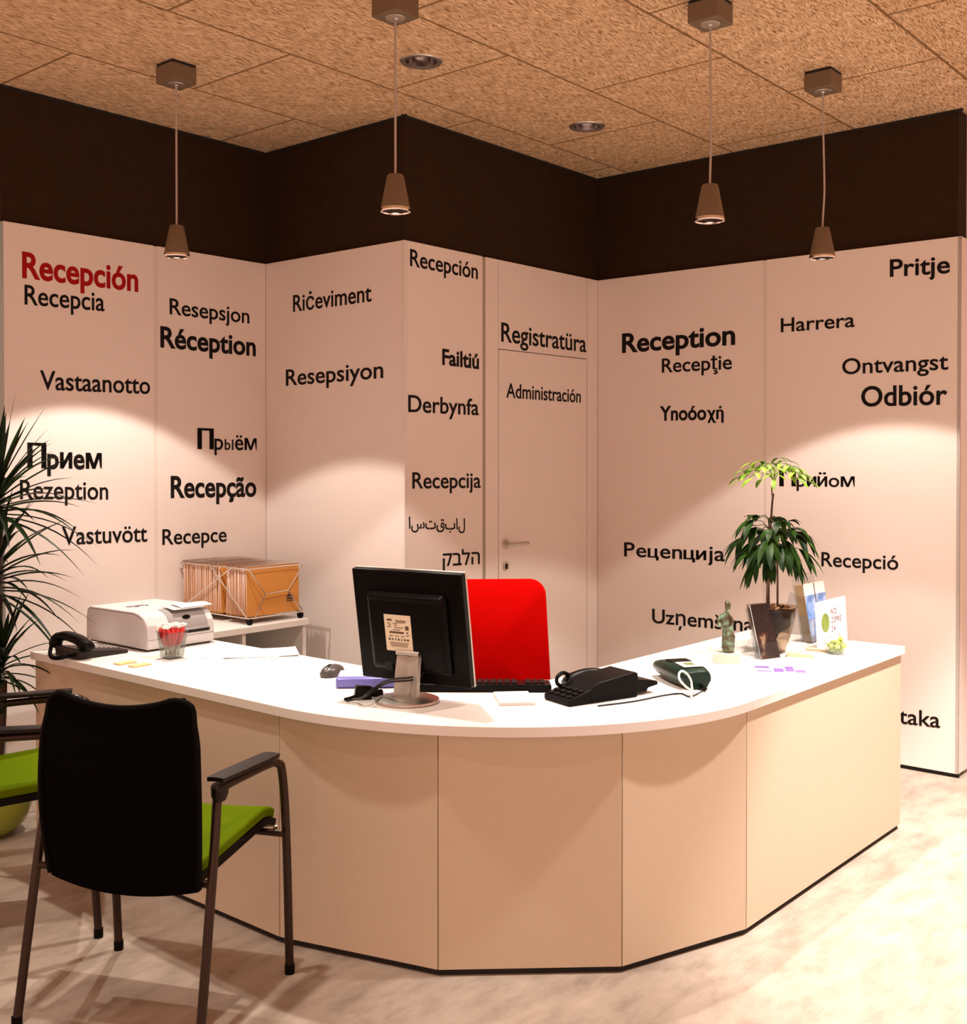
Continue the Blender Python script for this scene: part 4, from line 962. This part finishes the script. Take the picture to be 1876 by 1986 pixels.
dp = thing('potted_dracaena', 'tall dark dracaena with strap leaves in a green pot, at the left edge', 'plant', (-1.985, 4.46, 0), 0)
po = MB().lathe([(.085, 0), (.10, .004), (.150, .05), (.172, .11), (.165, .18), (.140, .225), (.128, .23), (.125, .215), (.150, .17), (0, .165)], 40)
po.build('pot', mat('olive_green_glaze', (.30, .36, .035), .3, coat=.4, noise=.06, nscale=6), dp)
MB().lathe([(0, .19), (.06, .195), (.138, .19), (.138, .172), (0, .17)], 28).build('soil', mat('dark_soil', (.03, .02, .014), .95, noise=.4, nscale=60, bump=.6), dp)
trunks = [([(.03, 0, .18), (.045, -.01, .6), (.05, 0, 1.0), (.05, 0, 1.30)], .022), ([(-.02, .02, .18), (-.005, .03, .5), (0, .04, .9), (.0, .02, 1.1)], .020), ([(.06, -.03, .18), (.085, -.04, .45), (.090, -.04, .62)], .014)]
for pts, r in trunks: MB().tube(spline(pts, 8), r, 12).build('trunk', M_TRUNK, dp)
rnd = random.Random(3)
def crown(c, n, L, w, elev=(-.15, 1.35), dr=(.15, .75)):
    mb = MB()
    for i in range(n):
        a = i*2.399963+rnd.uniform(-.2, .2); t = i/n; e = elev[0]+(elev[1]-elev[0])*t+rnd.uniform(-.1, .1)
        d = Vector((math.cos(a)*math.cos(e), math.sin(a)*math.cos(e), math.sin(e)))
        ribbon(mb, Vector(c)+Vector((0, 0, -.10+.14*t)), d, L*rnd.uniform(.8, 1.1), w*rnd.uniform(.85, 1.15), dr[1]-(dr[1]-dr[0])*t+rnd.uniform(-.1, .1))
    return mb
crown((.05, 0, 1.36), 66, .40, .0125, dr=(.05, .45)).build('leaf_crown', M_DRAC, dp)
crown((.03, .01, 1.05), 54, .40, .0120, (-.25, 1.2), (.15, .55)).build('leaf_crown', M_DRAC, dp)
crown((.088, -.04, .72), 38, .28, .0095, (-.2, 1.3), (.1, .6)).build('leaf_crown', M_DRAC, dp)

tp_c = at(1496, 1262, DZT); tp_c = Vector((1.128, 4.39, DZT))
pp = thing('potted_plant', 'leafy green pot plant with pale new growth, in a glass pot on the desk', 'plant', tp_c, 0)
g_ = MB().lathe([(0, 0), (.052, 0), (.058, .004), (.072, .06), (.087, .12), (.097, .175), (.098, .180), (.094, .180), (.083, .12), (.068, .06), (.053, .008), (0, .006)], 44)
g_.build('glass_pot', thin_glass('smoky_glass', (.78, .72, .66), .03), pp)
MB().lathe([(0, .014), (.018, .016), (.020, .055), (.030, .075), (.058, .090), (.074, .105), (.0825, .130), (.0905, .165), (.075, .170), (.04, .168), (0, .173)], 36).build('soil', mat('brown_potting_soil', (.022, .010, .0045), .95, noise=.5, nscale=70, bump=.8), pp)
ch = MB()
for i in range(46):
    a = rnd.uniform(0, 2*PI); r = .085*math.sqrt(rnd.random()); ch.box((r*math.cos(a), r*math.sin(a), .173+rnd.uniform(0, .004)), (.018*rnd.uniform(.6, 1.2), .010, .005), Euler((rnd.uniform(-.4, .4), rnd.uniform(-.4, .4), rnd.uniform(0, 3))).to_matrix())
ch.build('bark_chips', mat('tan_bark', (.34, .20, .09), .85, noise=.3, nscale=50), pp)
stems = [[(-.020, -.01, .165), (-.018, -.01, .35), (-.010, 0, .50)], [(-.008, .01, .165), (-.008, .01, .36), (0, 0, .56), (.006, 0, .62)], [(.024, 0, .165), (.022, 0, .36), (.010, 0, .50)]]
for s in stems: MB().tube(spline(s, 6), .0042, 8).build('stem', mat('brown_stem', (.10, .055, .030), .7), pp)
M_LF = leaf_mat('glossy_green_leaf', (.003, .013, .003), (.022, .062, .007), .42, 14)
M_LN = leaf_mat('yellow_green_leaf', (.06, .15, .008), (.22, .37, .02), .5, 14)
def palm_cluster(mb, tip, a, e, n, L, w, dr):
    for i in range(n):
        b = a+(i-(n-1)/2)*.52; ee = e-abs(i-(n-1)/2)*.12
        leaf_blade(mb, tip, (math.cos(b)*math.cos(ee), math.sin(b)*math.cos(ee), math.sin(ee)), (0, 0, 1), L*(1-.10*abs(i-(n-1)/2))*rnd.uniform(.9, 1.1), w*rnd.uniform(.9, 1.1), dr*rnd.uniform(.85, 1.2))
fol = MB(); pet = MB()
for tier, (z, r, n, e, dr, L) in enumerate(((.39, .085, 6, -.85, .50, .125), (.43, .105, 7, -.45, .65, .135), (.465, .105, 7, -.15, .75, .135), (.50, .085, 6, .10, .70, .120), (.535, .055, 5, .30, .65, .090))):
    for i in range(n):
        a = i*2*PI/n+tier*.9+rnd.uniform(-.35, .35); rr = r*rnd.uniform(.65, 1.15); c0 = Vector((0, 0, z-.03)); c1 = Vector((rr*math.cos(a), rr*math.sin(a), z+rnd.uniform(-.03, .025)))
        pet.tube([c0, c0.lerp(c1, .5)+Vector((0, 0, .018)), c1], .0014, 5); palm_cluster(fol, c1, a+rnd.uniform(-.3, .3), e+rnd.uniform(-.3, .3), rnd.choice((3, 4, 4)), L*rnd.uniform(.8, 1.1), .0150, dr*rnd.uniform(.7, 1.3))
pet.build('petioles', M_LF, pp); fol.build('foliage', M_LF, pp)
nf = MB(); npt = MB()
MB().tube(spline([(.004, 0, .60), (.000, 0, .64), (.012, 0, .70)], 5), .003, 8).build('stem', MATS['brown_stem'], pp)
for i in range(9):
    a = i*2*PI/9+.25; L = rnd.uniform(.11, .17); c0 = Vector((.010, 0, .665 if i % 2 else .69)); e0 = .55 if i % 2 else .30
    fr_ = spline([c0, c0+Vector((math.cos(a)*L*.35, math.sin(a)*L*.35, L*e0)), c0+Vector((math.cos(a)*L*.75, math.sin(a)*L*.75, L*(e0-.12))), c0+Vector((math.cos(a)*L, math.sin(a)*L, L*(e0-.42)))], 4)
    npt.tube(fr_, .0013, 5)
    for k in (4, 7, 10):
        for sgn in (-1, 1):
            b_ = a+sgn*1.0; leaf_blade(nf, fr_[k], (math.cos(b_), math.sin(b_), .05), (0, 0, 1), rnd.uniform(.055, .075), .0095, .55)
    leaf_blade(nf, fr_[-1], (math.cos(a), math.sin(a), -.15), (0, 0, 1), .075, .010, .5)
npt.build('petioles', M_LN, pp); nf.build('new_leaves', M_LN, pp)

# ------------------------------------------------------------------ red office chair
oc = thing('office_chair', 'office chair with a bright red upholstered backrest behind the desk', 'chair', (.045, 4.02, 0), .06)
def cushion(w, h, t, name, m, par, loc, rot, curve=0.0, taper=0.0, wave=.0, sub=0):
    """rounded pad in local xz, thickness along y"""
    mb = MB(); rings = []
    for (sc, y) in ((.90, -t/2), (.97, -t*.40), (1.0, -t*.18), (1.0, t*.18), (.97, t*.40), (.90, t/2)):
        ring = []
        for x, z in rrect(w-(1-sc)*.25, h-(1-sc)*.25, min(w, h)*.14, 7):
            f = 1+taper*(z/h); ring.append(Vector((x*f, y+curve*(x*x)/(w*w/4)+wave*math.sin(z/h*PI), z)))
        rings.append(ring)
    n = len(rings[0]); vv = [v for r_ in rings for v in r_]; ff = []
    for i in range(len(rings)-1):
        for k in range(n): ff.append((i*n+k, i*n+(k+1) % n, (i+1)*n+(k+1) % n, (i+1)*n+k))
    for off, s in ((0, -1), ((len(rings)-1)*n, 1)):
        c = len(vv); vv.append(sum((rings[0 if off == 0 else -1][k] for k in range(n)), Vector())/n)
        cc = vv[c]; cc.y = cc.y
        for k in range(n): ff.append((off+k, off+(k+1) % n, c))
    return mb.add(vv, ff).build(name, m, par, loc=loc, rot=rot, sub=sub)
cushion(.435, .54, .07, 'backrest', M_REDF, oc, (0, .27, .765), (-.12, 0, 0), curve=-.035, taper=-.10)
cushion(.47, .45, .075, 'seat', M_REDF, oc, (0, .02, .455), (-PI/2, 0, 0), taper=-.04)
MB().box((0, .33, .66), (.30, .012, .40), Euler((-.12, 0, 0)).to_matrix()).build('back_shell', M_BLACKSOFT, oc, bevel=.005)
MB().tube(spline([(0, .05, .405), (0, .26, .40), (0, .335, .48), (0, .345, .62)], 6), .018, 10).build('back_support', M_BLACKSOFT, oc)
MB().tube([(0, .02, .09), (0, .02, .41)], .025, 20).build('gas_lift', M_CHROME, oc)
for k in range(5):
    a = k*2*PI/5+.3; e = Vector((math.cos(a)*.28, .02+math.sin(a)*.28, .065))
    MB().tube([(0, .02, .10), e], [.022, .013], 10).build('base_arm', M_BLACKSOFT, oc)
    MB().tube([e+Vector((-math.sin(a)*.022, math.cos(a)*.022, -.036)), e-Vector((-math.sin(a)*.022, math.cos(a)*.022, .036))], .028, 18).build('castor', M_BLACK, oc)

# ------------------------------------------------------------------ visitor chairs
def visitor_chair(label, loc, rz):
    t = thing('visitor_chair', label, 'chair', loc, rz, 'green visitor chairs')
    for s in (-1, 1):
        pts = [(s*.270, -.240, .012), (s*.262, -.150, .48), (s*.253, -.118, .600), (s*.254, -.100, .632), (s*.262, -.060, .640), (s*.280, .125, .642), (s*.285, .168, .632), (s*.288, .190, .600), (s*.288, .215, .42), (s*.286, .240, .012)]
        MB().tube(spline(pts, 6), .0125, 14).build('side_frame', M_BRONZE, t)
        for p in ((s*.270, -.240, .008), (s*.286, .240, .008)): MB().tube([Vector(p)-Vector((0, 0, .008)), Vector(p)+Vector((0, 0, .02))], .0145, 14).build('foot_cap', M_BLACKSOFT, t)
        pad = []
        MB().grid(lambda u, v, s=s: (s*(.256+.028*u)+(v-.5)*(.054-.008*abs(2*u-1)**5), -.132+.268*u, .660+.0015*math.sin(PI*v)), 16, 6, .011).build('arm_pad', M_PADBRN, t)
        MB().lathe([(0, -.030), (.014, -.028), (.020, -.012), (.021, .010), (.018, .016), (0, .016)], 14, (s*.256, -.108, .634), sx=1.0, sy=1.5).build('arm_clip', M_PADBRN, t)
    for y, z in ((-.165, .405), (.19, .425)): MB().tube([(-.270 if y < 0 else -.288, y, z), (.270 if y < 0 else .288, y, z)], .010, 12).build('cross_bar', M_BRONZE, t)
    def seat(u, v):
        x = (u-.5)*.465; y = -.170+.415*v
        return (x*(1+.03*v), y, .450+.048*v-.030*max(0, (v-.80)/.2)**2+.010*(2*u-1)**2)
    MB().grid(lambda u, v: seat(u, v), 18, 18, lambda u, v: .030).build('seat_cushion', M_GREENF, t, bevel=.008, bseg=3)
    MB().grid(lambda u, v: (seat(u, v)[0]*1.01, seat(u, v)[1]-.002+.004*v, seat(u, v)[2]-.031), 14, 14, lambda u, v: .022+.016*math.sin(PI*u)).build('seat_shell', M_BLACKSOFT, t, bevel=.003)
    def back(u, v):
        w = .222+.014*math.sin(PI*v)-.012*max(0, v-.8)/.2; x = (2*u-1)*w; zt = .898-.040*(1-(2*u-1)**2)-.03*max(0, abs(2*u-1)-.9)/.1; zb = .366+.022*(2*u-1)**2
        return (x+.016, -.205-.012*v+.022*(2*u-1)**2-.016*math.sin(PI*v), zb+(zt-zb)*v)
    MB().grid(back, 20, 22, .012).build('backrest', M_MESHBLK, t, bevel=.004)
    MB().tube(spline([Vector(back(0, .02+v/10*.98)) for v in range(11)]+[Vector(back(u/10, 1)) for u in range(1, 11)]+[Vector(back(1, 1-v/10*.98)) for v in range(1, 11)], 3), .007, 8).build('back_frame', mat('black_frame_edge', (.0025, .0022, .002), .6, spec=.08), t)
    for s in (-1, 1): MB().lathe([(0, -.006), (.006, -.005), (.006, .005), (0, .006)], 12, (s*.262, .200, .437), M=Euler((0, PI/2, 0)).to_matrix()).build('frame_screw', M_CHROME, t)
    return t
vc = visitor_chair('visitor chair with black mesh back and green seat, nearest the viewer', (-.906, 3.100, 0), -.28)
vc2 = copy_tree(vc)
vc2['label'] = 'green seated visitor chair cut by the left picture edge, facing right'
vc2.location = (-1.52, 3.70, 0); vc2.rotation_euler = (0, 0, -PI/2+.30)
